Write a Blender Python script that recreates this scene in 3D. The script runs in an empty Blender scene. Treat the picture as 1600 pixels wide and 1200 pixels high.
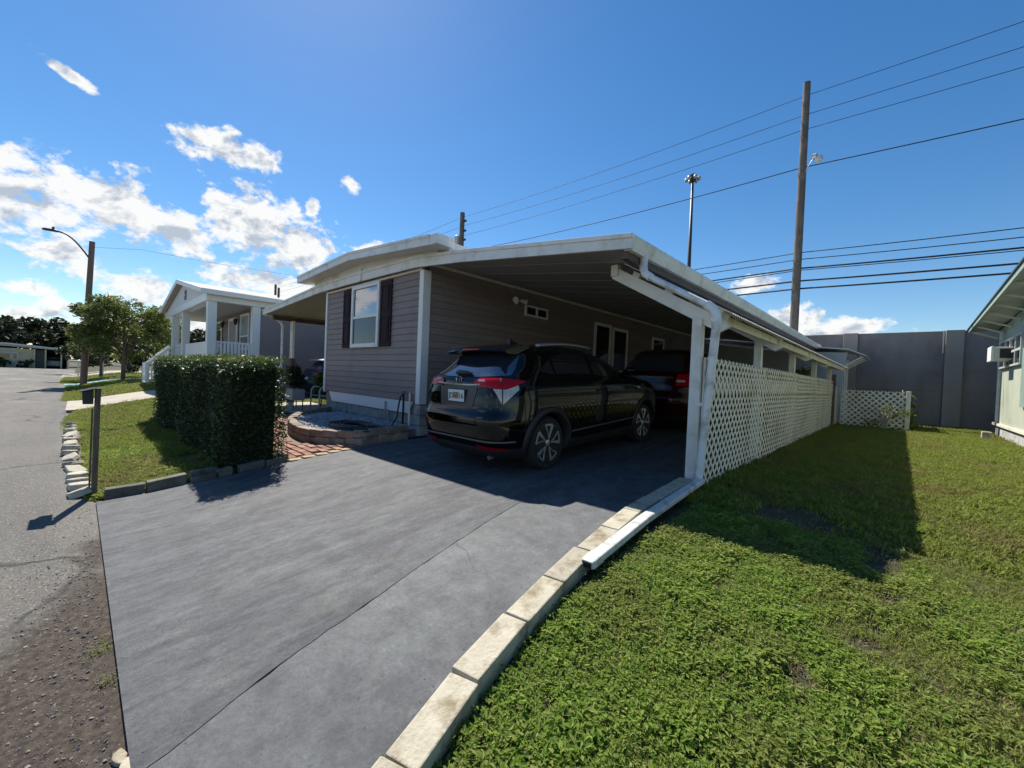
import bpy, bmesh, math, random
import numpy as np
from mathutils import Vector, Matrix

rnd = random.Random(11)
nr = np.random.RandomState(11)
R = math.radians
PI = math.pi
S = bpy.context.scene
COL = S.collection

# ------------------------------------------------------------------ camera
cam_data = bpy.data.cameras.new('camera')
cam = bpy.data.objects.new('camera', cam_data)
COL.objects.link(cam)
cam_data.sensor_fit = 'HORIZONTAL'
cam_data.sensor_width = 36.0
cam_data.lens = 14.477
cam_data.clip_start = 0.05
cam_data.clip_end = 3000
cam.matrix_world = Matrix((
    (0.72505392, -0.04257168, 0.68737505, 0.0),
    (0.68738614, -0.01670270, -0.72610008, 0.0),
    (0.04239232, 0.99895379, 0.01715283, 1.10),
    (0, 0, 0, 1)))
S.camera = cam

# ------------------------------------------------------------------ view, sun, sky
S.view_settings.view_transform = 'Standard'
S.view_settings.look = 'None'
S.view_settings.exposure = 0.75
S.view_settings.gamma = 1.0
S.view_settings.use_curve_mapping = False
S.cycles.use_denoising = True
S.cycles.max_bounces = 7
S.cycles.diffuse_bounces = 3
S.cycles.glossy_bounces = 4
S.cycles.transparent_max_bounces = 8

SUN = Vector((-0.6032, 0.1996, 0.7722)).normalized()
sun_data = bpy.data.lights.new('sun', 'SUN')
sun_data.energy = 4.8
sun_data.angle = R(0.53)
sun_data.color = (1.0, 0.94, 0.84)
sun = bpy.data.objects.new('sun', sun_data)
COL.objects.link(sun)
sun.location = SUN * 60
sun.rotation_euler = SUN.to_track_quat('Z', 'Y').to_euler()

world = bpy.data.worlds.new('World')
S.world = world
world.use_nodes = True
WN, WL = world.node_tree.nodes, world.node_tree.links
WN.clear()


def build_sky():
    def N(t, **k):
        n = WN.new(t)
        for a, b in k.items():
            setattr(n, a, b)
        return n

    def M(op, a, b=None, c=None):
        n = N('ShaderNodeMath', operation=op)
        for i, v in enumerate((a, b, c)):
            if v is None:
                continue
            if isinstance(v, (int, float)):
                n.inputs[i].default_value = v
            else:
                WL.new(v, n.inputs[i])
        return n.outputs[0]

    out = N('ShaderNodeOutputWorld')
    sky = N('ShaderNodeTexSky', sky_type='NISHITA')
    sky.sun_disc = False
    sky.sun_elevation = math.asin(SUN.z)
    sky.sun_rotation = math.atan2(SUN.x, SUN.y)
    sky.air_density = 1.0
    sky.dust_density = 0.12
    sky.ozone_density = 2.3
    bg = N('ShaderNodeBackground')
    bg.inputs['Strength'].default_value = 0.079
    hs = N('ShaderNodeHueSaturation')
    hs.inputs['Saturation'].default_value = 1.30
    WL.new(sky.outputs[0], hs.inputs['Color'])
    WL.new(hs.outputs[0], bg.inputs[0])
    tc = N('ShaderNodeTexCoord')
    d = tc.outputs['Generated']
    # fair-weather cumulus: (azimuth, elevation, half width, half height in radians, tilt)
    clouds = [(-94.1, 13.2, .084, .052, -20), (-90.7, 15.7, .067, .032, -12), (-86.1, 14.9, .093, .055, -20),
              (-83.0, 13.5, .064, .039, -18), (-75.8, 16.1, .086, .069, -16), (-71.1, 14.9, .077, .056, -21),
              (-79.2, 17.3, .034, .024, -9), (-78.8, 22.8, .077, .027, -1), (-75.7, 23.0, .041, .023, 0),
              (-81.9, 23.1, .034, .011, -6), (-90.8, 9.5, .049, .029, -7), (-85.2, 7.2, .049, .032, 3),
              (-76.6, 9.9, .084, .033, 0), (-65.5, 22.4, .016, .02, 64), (-70.0, 19.1, .014, .021, -21),
              (-62.9, 15.6, .062, .015, 18), (-91.1, 24.7, .036, .008, -24), (-93.1, 6.1, .03, .014, 3),
              (-91.2, 4.8, .03, .013, 1), (-93.6, 3.8, .026, .010, 8), (-91.9, 4.0, .028, .012, 8),
              (-9.1, 7.6, .061, .028, -8), (-9.5, 8.4, .027, .025, -3), (-4.0, 6.9, .057, .017, -6),
              (-13.4, 12.2, .045, .017, 7), (-80.3, 4.0, .052, .037, 6), (-94.4, 17.0, .02, .026, -53),
              (-6.4, 6.3, .099, .015, -2), (-73.7, 9.7, .058, .026, -3), (-87.7, 14.4, .046, .032, -18),
              (-100, 14, .10, .06, -10), (-112, 10, .12, .06, 0), (-118, 17, .16, .10, 5), (-128, 12, .14, .07, 0),
              (-140, 20, .12, .07, 5), (-150, 9, .12, .05, 0), (-165, 14, .1, .05, -5), (165, 9, .12, .05, 0),
              (140, 12, .12, .06, 0), (115, 7, .1, .04, 0), (90, 10, .1, .04, 0), (60, 7, .1, .03, 0)]
    acc = None
    for az, el, ra, rb, rot in clouds:
        a, e, t = R(az), R(el), R(rot)
        c = Vector((math.sin(a) * math.cos(e), math.cos(a) * math.cos(e), math.sin(e)))
        E = Vector((math.cos(a), -math.sin(a), 0))
        U = E.cross(c)
        if U.z < 0:
            U = -U
        A = E * math.cos(t) + U * math.sin(t)
        B = -E * math.sin(t) + U * math.cos(t)
        C = A.cross(B)
        mp = N('ShaderNodeMapping', vector_type='TEXTURE')
        mp.inputs['Location'].default_value = c
        mp.inputs['Rotation'].default_value = Matrix((A, B, C)).transposed().to_euler()
        mp.inputs['Scale'].default_value = (ra * 1.25, rb * 1.3, 0.5)
        WL.new(d, mp.inputs['Vector'])
        ln = N('ShaderNodeVectorMath', operation='LENGTH')
        WL.new(mp.outputs[0], ln.inputs[0])
        acc = ln.outputs['Value'] if acc is None else M('SMOOTH_MIN', acc, ln.outputs['Value'], 0.25)
    cover = M('SUBTRACT', 1.0, acc)

    def fbm(offset, scale, detail):
        ad = N('ShaderNodeVectorMath', operation='ADD')
        WL.new(d, ad.inputs[0])
        ad.inputs[1].default_value = offset
        sc = N('ShaderNodeVectorMath', operation='MULTIPLY')
        WL.new(ad.outputs[0], sc.inputs[0])
        sc.inputs[1].default_value = (1, 1, 1.5)
        n = N('ShaderNodeTexNoise')
        n.inputs['Scale'].default_value = scale
        n.inputs['Detail'].default_value = detail
        n.inputs['Roughness'].default_value = 0.60
        n.inputs['Distortion'].default_value = 0.35
        WL.new(sc.outputs[0], n.inputs['Vector'])
        return n.outputs['Fac']

    n1 = fbm((0, 0, 0), 15.0, 10.0)
    n2 = fbm(SUN * 0.026, 15.0, 10.0)
    n3 = fbm((3, 1, 2), 42.0, 8.0)
    dens = M('ADD', M('MULTIPLY', cover, 1.30), M('MULTIPLY', M('SUBTRACT', n1, 0.535), 2.7))
    dens = M('ADD', dens, M('MULTIPLY', M('SUBTRACT', n3, 0.53), 2.0))
    mr = N('ShaderNodeMapRange', interpolation_type='SMOOTHSTEP')
    mr.inputs['From Min'].default_value = 0.0
    mr.inputs['From Max'].default_value = 0.62
    WL.new(dens, mr.inputs['Value'])
    # the side of each billow that faces the sun is bright, thick middles are greyer
    lit = M('MULTIPLY', M('SUBTRACT', n1, n2), 3.6)
    thick = M('MULTIPLY', M('MINIMUM', M('MAXIMUM', M('SUBTRACT', dens, 0.45), 0.0), 1.2), 0.30)
    val = M('SUBTRACT', M('ADD', 0.98, lit), thick)
    val = M('MINIMUM', M('MAXIMUM', val, 0.48), 1.12)
    cr = N('ShaderNodeMix', data_type='RGBA')
    cr.inputs['A'].default_value = (0.50, 0.56, 0.65, 1)
    cr.inputs['B'].default_value = (0.98, 0.98, 0.97, 1)
    mr2 = N('ShaderNodeMapRange')
    mr2.inputs['From Min'].default_value = 0.48
    mr2.inputs['From Max'].default_value = 1.0
    WL.new(val, mr2.inputs['Value'])
    WL.new(mr2.outputs[0], cr.inputs['Factor'])
    bg2 = N('ShaderNodeBackground')
    bg2.inputs['Strength'].default_value = 0.60
    WL.new(cr.outputs['Result'], bg2.inputs[0])
    mix = N('ShaderNodeMixShader')
    WL.new(M('MULTIPLY', mr.outputs[0], 0.97), mix.inputs[0])
    WL.new(bg.outputs[0], mix.inputs[1])
    WL.new(bg2.outputs[0], mix.inputs[2])
    WL.new(mix.outputs[0], out.inputs[0])


build_sky()

# ------------------------------------------------------------------ helpers


def lerp(a, b, t):
    return a + (b - a) * t


def g_near(y):
    return float(np.interp(y, [-50, 0.0, 0.6, 1.5, 2.4, 3.4, 4.4, 5.4, 200],
                           [-.42, -.42, -.385, -.285, -.18, -.09, -.055, -.04, -.04]))


def g_far(y):
    return float(np.interp(y, [-50, 0.0, 0.7, 1.7, 2.2, 3.2, 8, 200], [-.42, -.42, -.26, -.07, 0.0, .06, .08, .08]))


def gz(x, y):
    """height of the ground at (x, y)"""
    t = min(max((-13.8 - x) / 3.0, 0), 1)
    return lerp(g_near(y), g_far(y), t)


def slab_z(y):
    """height of the driveway and carport floor"""
    return float(np.interp(y, [-5, 0.1, 0.6, 1.5, 2.4, 3.4, 4.0, 6.6, 9.0, 60],
                           [-.42, -.414, -.38, -.28, -.175, -.085, -.055, .065, .11, .12]))


class MB:
    """collects shapes that become one mesh object"""

    def __init__(self):
        self.v, self.f = [], []

    def add(self, vs, fs):
        o = len(self.v)
        self.v += [tuple(p) for p in vs]
        self.f += [tuple(i + o for i in f) for f in fs]
        return self

    def box(self, x0, x1, y0, y1, z0, z1):
        return self.add([(x0, y0, z0), (x1, y0, z0), (x1, y1, z0), (x0, y1, z0),
                         (x0, y0, z1), (x1, y0, z1), (x1, y1, z1), (x0, y1, z1)],
                        [(0, 3, 2, 1), (4, 5, 6, 7), (0, 1, 5, 4), (1, 2, 6, 5), (2, 3, 7, 6), (3, 0, 4, 7)])

    def obox(self, c, size, rot=None):
        sx, sy, sz = (s / 2 for s in size)
        m = rot if rot is not None else Matrix.Identity(3)
        vs = []
        for dz in (-sz, sz):
            for dx, dy in ((-sx, -sy), (sx, -sy), (sx, sy), (-sx, sy)):
                vs.append(tuple(Vector(c) + m @ Vector((dx, dy, dz))))
        return self.add(vs, [(0, 3, 2, 1), (4, 5, 6, 7), (0, 1, 5, 4), (1, 2, 6, 5), (2, 3, 7, 6), (3, 0, 4, 7)])

    def bar(self, p, q, w, h, up=(0, 0, 1)):
        p, q = Vector(p), Vector(q)
        d = (q - p).normalized()
        s = d.cross(Vector(up))
        if s.length < 1e-5:
            s = d.cross(Vector((1, 0, 0)))
        s.normalize()
        u = s.cross(d)
        vs = []
        for c in (p, q):
            for a, b in ((-1, -1), (1, -1), (1, 1), (-1, 1)):
                vs.append(tuple(c + s * (a * w / 2) + u * (b * h / 2)))
        return self.add(vs, [(0, 3, 2, 1), (4, 5, 6, 7), (0, 1, 5, 4), (1, 2, 6, 5), (2, 3, 7, 6), (3, 0, 4, 7)])

    def tube(self, pts, r, n=8, caps=True, flat=1.0):
        pts = [Vector(p) for p in pts]
        rs = r if isinstance(r, (list, tuple)) else [r] * len(pts)
        vs, fs = [], []
        ref = None
        for i, p in enumerate(pts):
            a = pts[max(i - 1, 0)]
            b = pts[min(i + 1, len(pts) - 1)]
            d = (b - a)
            if d.length < 1e-9:
                d = Vector((0, 0, 1))
            d.normalize()
            if ref is None:
                ref = Vector((1, 0, 0)) if abs(d.x) < .8 else Vector((0, 1, 0))
            s = (ref - d * ref.dot(d)).normalized()
            ref = s
            u = d.cross(s)
            for k in range(n):
                t = 2 * PI * k / n
                vs.append(tuple(p + s * (math.cos(t) * rs[i]) + u * (math.sin(t) * rs[i] * flat)))
        for i in range(len(pts) - 1):
            for k in range(n):
                k2 = (k + 1) % n
                fs.append((i * n + k, i * n + k2, (i + 1) * n + k2, (i + 1) * n + k))
        if caps:
            fs.append(tuple(range(n - 1, -1, -1)))
            fs.append(tuple((len(pts) - 1) * n + k for k in range(n)))
        return self.add(vs, fs)

    def prism(self, poly, ext):
        n = len(poly)
        e = Vector(ext)
        vs = [tuple(p) for p in poly] + [tuple(Vector(p) + e) for p in poly]
        fs = [tuple(range(n - 1, -1, -1)), tuple(range(n, 2 * n))]
        for k in range(n):
            k2 = (k + 1) % n
            fs.append((k, k2, n + k2, n + k))
        return self.add(vs, fs)

    def lathe(self, prof, c, n=16, axis='z'):
        vs, fs = [], []
        for r, h in prof:
            for k in range(n):
                t = 2 * PI * k / n
                a, b = r * math.cos(t), r * math.sin(t)
                p = {'z': (a, b, h), 'x': (h, a, b), 'y': (b, h, a)}[axis]
                vs.append((c[0] + p[0], c[1] + p[1], c[2] + p[2]))
        for i in range(len(prof) - 1):
            for k in range(n):
                k2 = (k + 1) % n
                fs.append((i * n + k, i * n + k2, (i + 1) * n + k2, (i + 1) * n + k))
        fs.append(tuple(range(n - 1, -1, -1)))
        fs.append(tuple((len(prof) - 1) * n + k for k in range(n)))
        return self.add(vs, fs)

    def grid(self, rows, close=False):
        nu, nv = len(rows), len(rows[0])
        vs = [tuple(p) for r in rows for p in r]
        fs = []
        for i in range(nu - 1):
            for j in range(nv - 1 if not close else nv):
                j2 = (j + 1) % nv
                fs.append((i * nv + j, i * nv + j2, (i + 1) * nv + j2, (i + 1) * nv + j))
        return self.add(vs, fs)

    def sheet(self, poly, t):
        """a flat or bent polygon thickened downwards by t"""
        return self.prism([(x, y, z - t) for x, y, z in poly], (0, 0, t))

    def build(self, name, mat, parent=None, smooth=False, bevel=0.0, fix=True, angle=None):
        off = world_loc(parent)
        me = bpy.data.meshes.new(name)
        me.from_pydata([(x - off[0], y - off[1], z - off[2]) for x, y, z in self.v], [], self.f)
        if fix:
            bm = bmesh.new()
            bm.from_mesh(me)
            bmesh.ops.recalc_face_normals(bm, faces=bm.faces)
            bm.to_mesh(me)
            bm.free()
        if smooth or angle:
            me.shade_smooth()
            if angle:
                me.set_sharp_from_angle(angle=R(angle))
        if mat is not None:
            me.materials.append(mat)
        o = bpy.data.objects.new(name, me)
        COL.objects.link(o)
        if parent is not None:
            o.parent = parent
        if bevel > 0:
            m = o.modifiers.new('edge', 'BEVEL')
            m.width = bevel
            m.segments = 2
            m.limit_method = 'ANGLE'
        return o


def world_loc(o):
    """where the parent's own coordinates start (things built in place are never turned)"""
    x = Vector((0, 0, 0))
    while o is not None:
        if o.get('_own'):
            return Vector((0, 0, 0))
        x += o.location
        o = o.parent
    return x


def tag(o, label=None, cat=None, group=None, kind=None):
    if label:
        o['label'] = label
    if cat:
        o['category'] = cat
    if group:
        o['group'] = group
    if kind:
        o['kind'] = kind
    return o


OWN = []


def thing(name, loc, label, cat, group=None, own=False):
    o = bpy.data.objects.new(name, None)
    o.empty_display_size = 0.2
    COL.objects.link(o)
    o.location = loc
    if own:
        o['_own'] = 1
        OWN.append(o)
    return tag(o, label, cat, group)


def copy_thing(src, loc, label, rotz=None, scale=None):
    r = src.copy()
    COL.objects.link(r)
    r.location = loc
    if rotz is not None:
        r.rotation_euler = (0, 0, rotz)
    if scale is not None:
        r.scale = (scale,) * 3
    r['label'] = label
    for ch in src.children:
        c = ch.copy()
        COL.objects.link(c)
        c.parent = r
        for g2 in ch.children:
            e = g2.copy()
            COL.objects.link(e)
            e.parent = c
    return r


# ------------------------------------------------------------------ materials
MATS = {}


def mat(name, c1, c2=None, scale=4.0, rough=0.6, bump=0.0, bscale=60.0, metal=0.0, spec=0.5, coat=0.0,
        stretch=(1, 1, 1), detail=5.0, c3=None, s3=0.8, lo=.35, hi=.65, trans=0.0, vary=0.0):
    """one surface: two colours mixed by noise, a third in larger blotches (wear, dirt), fine relief"""
    if name in MATS:
        return MATS[name]
    m = bpy.data.materials.new(name)
    MATS[name] = m
    m.use_nodes = True
    N, L = m.node_tree.nodes, m.node_tree.links
    b = N['Principled BSDF']
    b.inputs['Roughness'].default_value = rough
    b.inputs['Metallic'].default_value = metal
    b.inputs['Specular IOR Level'].default_value = spec
    b.inputs['Coat Weight'].default_value = coat
    b.inputs['Coat Roughness'].default_value = 0.03
    tc = N.new('ShaderNodeTexCoord')
    mp = N.new('ShaderNodeMapping')
    mp.inputs['Scale'].default_value = stretch
    L.new(tc.outputs['Object'], mp.inputs[0])
    col = None
    if c2 is None:
        b.inputs['Base Color'].default_value = (*c1, 1)
    else:
        n = N.new('ShaderNodeTexNoise')
        n.inputs['Scale'].default_value = scale
        n.inputs['Detail'].default_value = detail
        n.inputs['Roughness'].default_value = 0.62
        L.new(mp.outputs[0], n.inputs['Vector'])
        r = N.new('ShaderNodeValToRGB')
        r.color_ramp.elements[0].position = lo
        r.color_ramp.elements[1].position = hi
        r.color_ramp.elements[0].color = (*c1, 1)
        r.color_ramp.elements[1].color = (*c2, 1)
        L.new(n.outputs['Fac'], r.inputs[0])
        col = r.outputs[0]
        if c3 is not None:
            n3 = N.new('ShaderNodeTexNoise')
            n3.inputs['Scale'].default_value = s3
            n3.inputs['Detail'].default_value = 6
            n3.inputs['Roughness'].default_value = 0.65
            L.new(tc.outputs['Object'], n3.inputs['Vector'])
            r3 = N.new('ShaderNodeMapRange')
            r3.inputs['From Min'].default_value = 0.5
            r3.inputs['From Max'].default_value = 0.68
            L.new(n3.outputs['Fac'], r3.inputs['Value'])
            mx = N.new('ShaderNodeMix')
            mx.data_type = 'RGBA'
            L.new(r3.outputs[0], mx.inputs['Factor'])
            L.new(col, mx.inputs['A'])
            mx.inputs['B'].default_value = (*c3, 1)
            col = mx.outputs['Result']
        if vary > 0:          # no two pieces weather alike
            oi = N.new('ShaderNodeObjectInfo')
            vr = N.new('ShaderNodeMapRange')
            vr.inputs['To Min'].default_value = 1 - vary
            vr.inputs['To Max'].default_value = 1 + vary
            L.new(oi.outputs['Random'], vr.inputs['Value'])
            hv = N.new('ShaderNodeHueSaturation')
            L.new(vr.outputs[0], hv.inputs['Value'])
            L.new(col, hv.inputs['Color'])
            col = hv.outputs[0]
        L.new(col, b.inputs['Base Color'])
    if bump > 0:
        n2 = N.new('ShaderNodeTexNoise')
        n2.inputs['Scale'].default_value = bscale
        n2.inputs['Detail'].default_value = 4
        L.new(mp.outputs[0], n2.inputs['Vector'])
        bp = N.new('ShaderNodeBump')
        bp.inputs['Strength'].default_value = bump
        bp.inputs['Distance'].default_value = 0.01
        L.new(n2.outputs['Fac'], bp.inputs['Height'])
        L.new(bp.outputs[0], b.inputs['Normal'])
    if trans > 0:
        out = N['Material Output']
        tl = N.new('ShaderNodeBsdfTranslucent')
        ms = N.new('ShaderNodeMixShader')
        ms.inputs[0].default_value = trans
        if col is not None:
            br = N.new('ShaderNodeHueSaturation')
            br.inputs['Value'].default_value = 1.3
            L.new(col, br.inputs['Color'])
            L.new(br.outputs[0], tl.inputs[0])
        else:
            tl.inputs[0].default_value = (*[min(1, c * 1.3) for c in c1], 1)
        L.new(b.outputs[0], ms.inputs[1])
        L.new(tl.outputs[0], ms.inputs[2])
        L.new(ms.outputs[0], out.inputs[0])
    return m


def leaf_mat(name, ramp, rough=0.5, trans=0.3, spec=0.4, patch=None):
    """leaves whose colour differs from leaf to leaf and from tuft to tuft"""
    m = bpy.data.materials.new(name)
    m.use_nodes = True
    N, L = m.node_tree.nodes, m.node_tree.links
    b = N['Principled BSDF']
    b.inputs['Roughness'].default_value = rough
    b.inputs['Specular IOR Level'].default_value = spec
    oi = N.new('ShaderNodeObjectInfo')
    ge = N.new('ShaderNodeNewGeometry')
    ad = N.new('ShaderNodeMath')
    ad.operation = 'ADD'
    L.new(oi.outputs['Random'], ad.inputs[0])
    L.new(ge.outputs['Random Per Island'], ad.inputs[1])
    fr = N.new('ShaderNodeMath')
    fr.operation = 'FRACT'
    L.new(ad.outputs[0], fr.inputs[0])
    cr = N.new('ShaderNodeValToRGB')
    e = cr.color_ramp.elements
    while len(e) < len(ramp):
        e.new(0.5)
    for k, c in enumerate(ramp):
        e[k].position = k / (len(ramp) - 1)
        e[k].color = (*c, 1)
    L.new(fr.outputs[0], cr.inputs[0])
    if patch is not None:      # the stand is drier in some places than in others
        pn = N.new('ShaderNodeTexNoise')
        pn.inputs['Scale'].default_value = 1.1
        pn.inputs['Detail'].default_value = 5
        L.new(oi.outputs['Location'], pn.inputs['Vector'])
        pr = N.new('ShaderNodeMapRange')
        pr.inputs['From Min'].default_value = .46
        pr.inputs['From Max'].default_value = .66
        pr.inputs['To Max'].default_value = .75
        L.new(pn.outputs['Fac'], pr.inputs['Value'])
        px_ = N.new('ShaderNodeMix')
        px_.data_type = 'RGBA'
        L.new(pr.outputs[0], px_.inputs['Factor'])
        L.new(cr.outputs[0], px_.inputs['A'])
        px_.inputs['B'].default_value = (*patch, 1)
        leaf_col = px_.outputs['Result']
    else:
        leaf_col = cr.outputs[0]
    L.new(leaf_col, b.inputs['Base Color'])
    tl = N.new('ShaderNodeBsdfTranslucent')
    hs = N.new('ShaderNodeHueSaturation')
    hs.inputs['Value'].default_value = 1.5
    L.new(leaf_col, hs.inputs['Color'])
    L.new(hs.outputs[0], tl.inputs[0])
    ms = N.new('ShaderNodeMixShader')
    ms.inputs[0].default_value = trans
    L.new(b.outputs[0], ms.inputs[1])
    L.new(tl.outputs[0], ms.inputs[2])
    L.new(ms.outputs[0], N['Material Output'].inputs[0])
    return m


white = mat('white_paint', (.78, .77, .74), (.84, .83, .81), 3, .45, .05, 80, c3=(.62, .60, .54), s3=3.2)
white_vinyl = mat('white_vinyl', (.80, .80, .79), (.85, .84, .83), 2, .4)
cream_metal = mat('cream_metal', (.72, .69, .61), (.78, .75, .67), 2, .45, c3=(.55, .53, .47), s3=1.5)
aged_white = mat('aged_white', (.62, .60, .50), (.70, .69, .60), 5, .6, .1, 60, c3=(.50, .47, .36), s3=2.2)
siding = mat('taupe_siding', (.262, .212, .200), (.288, .234, .220), 1.5, .55, .06, 90, stretch=(1, 1, 6), c3=(.225, .180, .168), s3=1.2, vary=.06, spec=.3)
siding_n = mat('mauve_siding', (.25, .205, .20), (.27, .222, .215), 1.5, .55)
shutter_m = mat('plum_shutter', (.030, .017, .022), (.040, .024, .030), 5, .7, .1, 120, spec=.15)
pan_m = mat('carport_pan', (.34, .335, .33), (.38, .375, .365), 2, .6, c3=(.30, .295, .285), s3=1, vary=.02)
awn_under = mat('awning_pan', (.42, .40, .33), (.46, .44, .37), 2, .5)
brown_m = mat('brown_metal', (.085, .05, .04), (.11, .07, .055), 5, .5)
block_m = mat('pale_block', (.37, .335, .25), (.46, .42, .33), 9, .9, .6, 55, c3=(.22, .18, .11), s3=6, vary=.14)
dark_block = mat('mossy_block', (.12, .112, .09), (.20, .185, .15), 8, .95, .6, 60, c3=(.06, .055, .04), s3=4, vary=.2)
found_m = mat('grey_block', (.32, .32, .32), (.44, .44, .44), 7, .9, .5, 60, c3=(.24, .24, .24), s3=3, vary=.12)
stone_m = mat('white_stone', (.33, .30, .235), (.45, .42, .34), 7, .9, .7, 30, c3=(.20, .175, .125), s3=5, vary=.18)
paver_m = mat('planter_block', (.23, .175, .14), (.34, .275, .225), 6, .9, .5, 60, c3=(.15, .115, .09), s3=4, vary=.2)
brick_ms = [mat('red_brick', (.20, .085, .06), (.28, .13, .09), 12, .9, .4, 80),
            mat('pink_brick', (.25, .125, .09), (.33, .18, .135), 12, .9, .4, 80),
            mat('brown_brick', (.155, .072, .052), (.22, .11, .08), 12, .9, .4, 80)]
tan_brick = mat('tan_paver', (.30, .22, .125), (.38, .295, .18), 12, .9, .4, 80)
wood_old = mat('weathered_wood', (.10, .075, .055), (.19, .15, .12), 5, .9, .5, 60, stretch=(6, 6, .5))
pole_m = mat('pole_wood', (.085, .072, .062), (.15, .13, .115), 4, .9, .5, 40, stretch=(5, 5, .35), c3=(.20, .18, .165), s3=1.2)
black_m = mat('black_plastic', (.012, .012, .013), None, rough=.45)
dark_metal = mat('dark_metal', (.05, .05, .055), (.07, .07, .07), 6, .5, metal=.3)
steel = mat('galvanised', (.42, .43, .44), (.52, .53, .54), 5, .45, metal=.6)
wire_m = mat('cable_black', (.012, .012, .014), None, rough=.6)
glass_dark = mat('dark_window', (.012, .014, .018), None, rough=.03, spec=.8)
glass_mirror = mat('tinted_window', (.30, .30, .33), None, rough=.015, metal=1.0)
glass_low = mat('screened_window', (.06, .065, .08), None, rough=.06, metal=.75)
concrete_w = mat('sound_wall', (.225, .198, .185), (.295, .262, .246), 1.2, .9, .5, 25, stretch=(1, 1, .25), c3=(.155, .138, .134), s3=.35)
concrete_p = mat('sound_wall_pilaster', (.28, .248, .222), (.35, .312, .282), 1.5, .9, .4, 30, stretch=(1, 1, .2))
green_wall = mat('pale_green_paint', (.42, .45, .35), (.48, .51, .41), 3, .55, .05, 60, c3=(.36, .38, .29), s3=1.5)
green_trim = mat('sage_trim', (.21, .29, .25), (.27, .35, .30), 4, .5)
white_conc = mat('pale_concrete', (.36, .32, .26), (.43, .39, .32), 5, .9, .3, 60, c3=(.31, .27, .21), s3=.8)
blue_paint = mat('blue_painted_concrete', (.11, .27, .31), (.15, .33, .36), 4, .8)
roof_shingle = mat('pale_shingle', (.38, .35, .32), (.48, .45, .42), 14, .9, .3, 30)
roof_white = mat('white_roof', (.66, .66, .64), (.74, .74, .72), 2, .5)
cream_wall = mat('cream_wall', (.55, .49, .31), (.61, .55, .37), 2, .7)
bark = mat('bark', (.10, .08, .06), (.20, .17, .13), 8, .95, .7, 30, stretch=(3, 3, .5))
gutter_m = mat('gutter_cream', (.74, .72, .64), (.80, .78, .70), 2, .4, c3=(.50, .47, .38), s3=3)
pipe_m = mat('downspout_white', (.76, .77, .78), (.82, .83, .84), 4, .4, c3=(.48, .48, .46), s3=5)
# ------------------------------------------------------------------ ground, road, driveway


def node_mat(name):
    m = bpy.data.materials.new(name)
    m.use_nodes = True
    N, L = m.node_tree.nodes, m.node_tree.links
    b = N['Principled BSDF']
    b.inputs['Roughness'].default_value = 0.9
    b.inputs['Specular IOR Level'].default_value = 0.3
    tc = N.new('ShaderNodeTexCoord')

    def noise(scale, detail=5, stretch=(1, 1, 1), rough=.6, dist=0.0):
        mp = N.new('ShaderNodeMapping')
        mp.inputs['Scale'].default_value = stretch
        L.new(tc.outputs['Object'], mp.inputs[0])
        n = N.new('ShaderNodeTexNoise')
        n.inputs['Scale'].default_value = scale
        n.inputs['Detail'].default_value = detail
        n.inputs['Roughness'].default_value = rough
        n.inputs['Distortion'].default_value = dist
        L.new(mp.outputs[0], n.inputs['Vector'])
        return n.outputs['Fac']

    def rng(v, a, b2, c=0.0, d=1.0):
        r = N.new('ShaderNodeMapRange')
        for k, x in zip(('From Min', 'From Max', 'To Min', 'To Max'), (a, b2, c, d)):
            r.inputs[k].default_value = x
        L.new(v, r.inputs['Value'])
        return r.outputs[0]

    def mixc(f, a, c, blend='MIX'):
        x = N.new('ShaderNodeMix')
        x.data_type = 'RGBA'
        x.blend_type = blend
        if isinstance(f, float):
            x.inputs['Factor'].default_value = f
        else:
            L.new(f, x.inputs['Factor'])
        for k, v in (('A', a), ('B', c)):
            if isinstance(v, tuple):
                x.inputs[k].default_value = (*v, 1)
            else:
                L.new(v, x.inputs[k])
        return x.outputs['Result']

    def math_(op, a, c):
        x = N.new('ShaderNodeMath')
        x.operation = op
        for i, v in enumerate((a, c)):
            if isinstance(v, (int, float)):
                x.inputs[i].default_value = v
            else:
                L.new(v, x.inputs[i])
        return x.outputs[0]

    def axis(k):
        s = N.new('ShaderNodeSeparateXYZ')
        L.new(tc.outputs['Object'], s.inputs[0])
        return s.outputs[k]

    def bump(h, strength, dist=.01):
        bp = N.new('ShaderNodeBump')
        bp.inputs['Strength'].default_value = strength
        bp.inputs['Distance'].default_value = dist
        L.new(h, bp.inputs['Height'])
        L.new(bp.outputs[0], b.inputs['Normal'])

    def cracks(scale, width):
        w = N.new('ShaderNodeMix')
        w.data_type = 'VECTOR'
        w.inputs['Factor'].default_value = .35
        nn = N.new('ShaderNodeTexNoise')
        nn.inputs['Scale'].default_value = 1.7
        nn.inputs['Detail'].default_value = 6
        L.new(tc.outputs['Object'], nn.inputs['Vector'])
        L.new(tc.outputs['Object'], w.inputs['A'])
        L.new(nn.outputs['Color'], w.inputs['B'])
        v = N.new('ShaderNodeTexVoronoi')
        v.feature = 'DISTANCE_TO_EDGE'
        v.inputs['Scale'].default_value = scale
        L.new(w.outputs['Result'], v.inputs['Vector'])
        return rng(v.outputs['Distance'], 0.0, width, 1.0, 0.0)

    return m, b, L, dict(noise=noise, rng=rng, mix=mixc, math=math_, axis=axis, bump=bump, cracks=cracks)


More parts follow.
